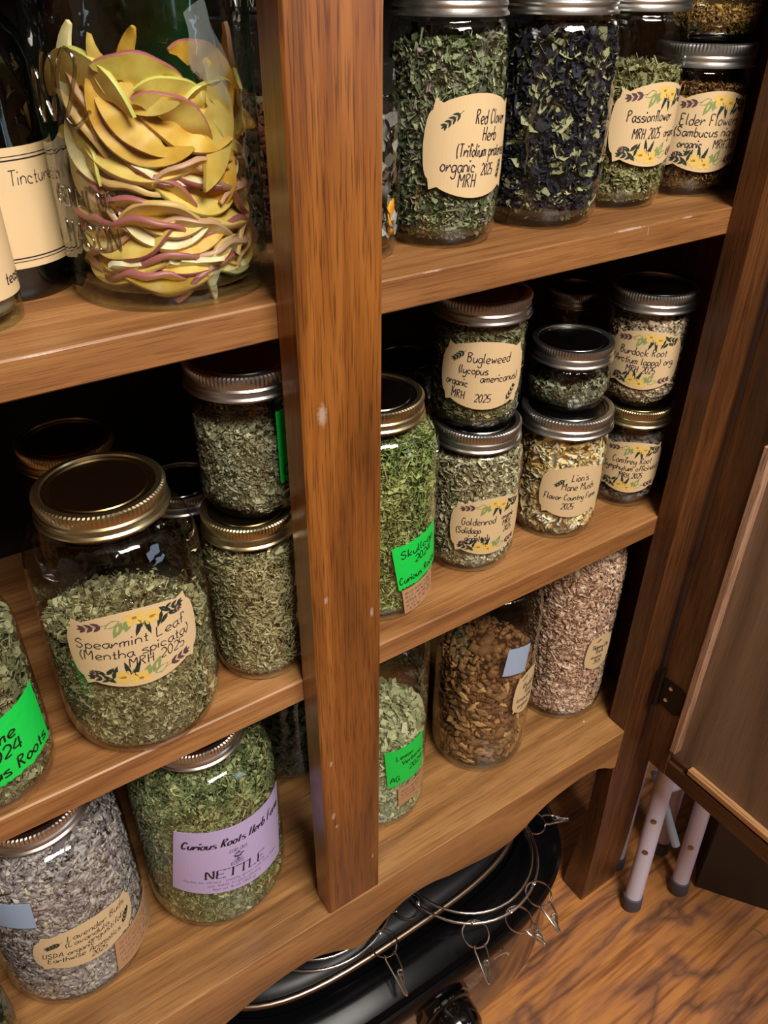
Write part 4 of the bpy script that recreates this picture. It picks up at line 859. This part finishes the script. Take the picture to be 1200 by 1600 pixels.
# ================================================================ under the cabinet: roaster, wire rings, step stool
roast = thing('roaster_oven', 'black oval electric roaster on the floor under the cabinet', 'roaster', (.105, .162, F))
def oval(a, b, z, n=72, e=3.2):
    out = []
    for i in range(n):
        t = 2*PI*i/n; c, s = math.cos(t), math.sin(t); out.append((a*math.copysign(abs(c)**(2/e), c), b*math.copysign(abs(s)**(2/e), s), z))
    return out
def loft(levels, name, mat, parent, smooth=35, cap0=True, cap1=True, n=72, e=3.2):
    g = G()
    for (a, b, z) in levels: g.v.extend(oval(a, b, z, n, e))
    for l in range(len(levels)-1):
        for i in range(n): g.f.append((l*n+i, l*n+(i+1) % n, (l+1)*n+(i+1) % n, (l+1)*n+i))
    if cap0: g.f.append(tuple(range(n-1, -1, -1)))
    if cap1: g.f.append(tuple(range((len(levels)-1)*n, len(levels)*n)))
    g.mi = [0]*len(g.f); return g.build(name, mat, parent, smooth=smooth)
loft([(.286, .204, .012), (.296, .212, .02), (.300, .214, .06), (.300, .214, .176)], 'shell', M['shell'], roast)
loft([(.300, .214, .176), (.303, .2175, .178), (.304, .2185, .190), (.300, .215, .200), (.296, .2115, .202), (.296, .2115, .206), (.291, .207, .213), (.270, .187, .2240), (.262, .179, .2260), (.250, .166, .2260), (.245, .162, .218)], 'rim', M['enamel'], roast, 25)
M['lidenamel'] = plain('worn_black_lid', '0e0e10', .36, spec=.25)
ld = loft([(.2445, .1540, .222), (.2445, .1540, .232), (.238, .1485, .2380), (.228, .140, .2420), (.216, .130, .2440), (.17, .096, .2490), (.08, .05, .2515)], 'lid', M['lidenamel'], roast, 40)
g = G().tube(oval(.2455, .1550, .2330), .0048, 10, closed=True); g.build('steel_band', M['band'], ld, smooth=60)
g = G().tube(oval(.207, .122, .2455), .0014, 8, closed=True); g.build('lid_ridge', M['steel'], ld, smooth=60)
for sx in (-1, 1):
    for sy in (-1, 1): G().lathe([(0, 0), (.014, 0), (.016, .004), (.013, .016), (0, .016)], 24, cx=sx*.2, cy=sy*.13).build('foot', M['rubber'], roast, smooth=40)
# control knob with its scale plate
kx, kz = .020, .138
G().prism([(kx-.034+.0, kz-.030), (kx-.030, kz+.014), (kx-.012, kz+.030), (kx+.022, kz+.030), (kx+.034, kz+.012), (kx+.034, kz-.030)], -.2205, -.2125).build('control_plate', M['knob'], roast)
kn = G().lathe([(0, .044), (.012, .043), (.023, .039), (.031, .031), (.0335, .020), (.034, .004), (.037, .002), (.037, 0), (0, 0)], 48); kn.v = [(x+kx, -.2205-z, y+kz-.012) for x, y, z in kn.v]
ko = kn.build('knob', M['knob'], roast, smooth=40)
G().box(kx-.0018, kx+.0018, -.2568, -.2545, kz-.022, kz-.004).build('pointer', M['print_white'], ko)
q = []; write('RIVAL', -.018, .0, .0085, q, pen=.0010, jit=0)
for i in range(5): write('WARM ROAST BAKE'[0:14-i], .030+.002*i, -.004-.0055*i, .0032, q, pen=.0003, jit=0)
g = G()
for qq in q: g.add([(kx+x-.004, -.2212, kz+.018+y) for x, y in qq], [tuple(range(len(qq)))])
g.v = [((x, y, z) if x < kx+.033 else (x, -.2150, z)) for x, y, z in g.v]
g.build('printed_scale', M['print_white'], roast)
q = []; ribbon([(.052+.022*math.cos(a/10*1.7+.1), .004+.022*math.sin(a/10*1.7+.1)) for a in range(11)], .0028, q)
g = G()
for qq in q: g.add([(kx+x+.03, -.2150, kz+y) for x, y in qq], [tuple(range(len(qq)))])
g.build('printed_arc', M['print_white'], roast)

# wire hangers with clips lying on the lid
def wire_hanger(name, label, cx, cy, r, z, clips, tilt=0):
    t = thing(name, label, 'wire hanger', (cx, cy, z), 'wire clip hangers on the roaster')
    G().tube([(r*math.cos(a*PI/24), r*math.sin(a*PI/24), 0) for a in range(48)], .0018, 8, closed=True).build('hoop', M['steel'], t, smooth=60)
    G().tube([((r-.007)*math.cos(a*PI/24)+.002, (r-.007)*math.sin(a*PI/24)+.003, .0036) for a in range(48)], .0018, 8, closed=True).build('hoop', M['steel'], t, smooth=60)
    for (az, ca, ln) in clips:
        a = math.radians(az); bx, by = r*math.cos(a), r*math.sin(a); d = math.radians(ca); dx, dy = math.cos(d), math.sin(d); nx, ny = -dy, dx
        rg = .0160; cxr, cyr = bx+dx*rg*.75, by+dy*rg*.75
        G().tube([(cxr+rg*math.cos(q_*PI/10), cyr+rg*math.sin(q_*PI/10), -.0015+.0015*math.sin(q_*PI/10)) for q_ in range(20)], .0011, 6, closed=True).build('link_ring', M['steel'], t, smooth=60)
        g = G().tube([(bx+.0022*math.cos(q_*PI/4), by+.0022*math.sin(q_*PI/4), .0018+.0008*q_/3) for q_ in range(16)], .0007, 5); g.build('coil', M['steel'], t, smooth=60)
        ex, ey = cxr+dx*rg, cyr+dy*rg
        def A(f, s, zz): return (ex+dx*f+nx*s, ey+dy*f+ny*s, zz)
        cl = G()
        dz = -.012
        cl.tube([A(-.002, -.006, 0), A(.004, -.0068, -.001), A(ln*.5, -.0045, dz*.4), A(ln, -.0008, dz), A(ln+.0015, .0008, dz), A(ln, .0018, dz), A(ln*.55, .0010, dz*.4)], .0014, 6)
        cl.tube([A(ln*.55+.0030*math.cos(q_*PI/5)-.003, .0035+.0030*math.sin(q_*PI/5), dz*.4-.0006*q_/5) for q_ in range(16)], .0012, 6)
        cl.tube([A(-.002, .006, 0), A(.004, .0072, -.001), A(ln*.45, .0070, dz*.35), A(ln*.9, .0010, dz*.95)], .0013, 6)
        cl.build('clip', M['steel'], t, smooth=60)
    return t
RT = F+.2455
wire_hanger('wire_hanger', 'round wire hanger with clips lying on the right half of the roaster', .2230, .0440, .095, RT+.0075, [(-122, -112, .036), (-62, -100, .030), (-8, -20, .036), (-165, 150, .026), (-92, -75, .022)])
wire_hanger('wire_hanger', 'second wire hanger with clips half under the apron on the left', .0350, .1080, .100, RT+.0080, [(-68, -98, .042), (-15, -30, .026)])

# folding step stool behind the door
st = thing('step_stool', 'white tubular folding step stool with grey rubber feet beside the cabinet', 'step stool', (.497, -.0513, F))
dirv = Vector((.031, .0235, .252)).normalized()
def leg(p0, ln, r=.0125, holes=()):
    p0 = Vector(p0); p1 = p0+dirv*ln
    g = G().tube([p0+dirv*(.018), p1], r, 28); o = g.build('leg', M['white_tube'], st, smooth=60)
    c = G(); c.tube([p0+dirv*.0015, p0+dirv*.004, p0+dirv*.024, p0+dirv*.0255], [r+.0012, r+.0028, r+.0024, r+.0005], 28); c.build('rubber_foot', M['rubber'], o, smooth=40)
    vd = (Vector((-.2127, -.409, .82))-Vector((.52, -.04, -.25))).normalized(); side = (vd-dirv*vd.dot(dirv)).normalized()
    for h in holes:
        cc = p0+dirv*h+side*(r-.0012); e1 = dirv.cross(side)
        G().tube([cc, cc+side*.0020, cc+side*.0026], [.0042, .0042, .003], 16).build('rivet', M['band'], o, smooth=40)
leg((0, 0, 0), .62, holes=(.128, .19)); leg((.0815, -.0230, 0), .62, holes=(.105,))
leg((.030, .062, 0), .60); leg((.112, .040, 0), .60)
G().tube([(.062, -.006, .115), (.050, .032, .200), (.046, .05, .235)], .0065, 14).build('brace', M['blue_tube'], st, smooth=60)
G().tube([(.030, .022, .240), (.110, .0, .240)], .008, 14).build('cross_bar', M['white_tube'], st, smooth=60)
G().box(.055, .23, .0, .12, .585, .60, bev=.004).build('seat', M['rubber'], st)
# dark wooden box at the far right
g = thing('wooden_box', 'dark stained wooden box on the floor at the right edge', 'box', (.606, -.086, F)); g.rotation_euler = (0, 0, math.radians(-55))
for i in range(3): G().box(.0+i*.135, .132+i*.135, .0, .012, .001, .22, bev=.001).build('board', M['darkbox'], g)
G().box(.0, .403, .012, .25, .001, .218, bev=.001).build('carcass', M['darkbox'], g)
# small things
sg = G().tube([(0, 0, .0012), (.004, -.010, .0016), (.0035, -.021, .0010)], [.0006, .0009, .0004], 6).tube([(.002, -.006, .0014), (.007, -.016, .0010)], [.0005, .0003], 5)
tag(sg.build('straw_bit', plain('dry_straw', 'a8983c', .7), None, (.6243, -.1779, F)), 'yellow bit of straw lying on the wooden floor', 'straw')
cr = G().lathe([(0, 0), (.0010, .0003), (.0013, .0009), (.0007, .0016), (0, .0018)], 7); tag(cr.build('crumb', plain('white_crumb', 'f0ece4', .8), None, (.4088, .040, 0)), 'tiny white crumb on the lowest board near the right post', 'crumb')
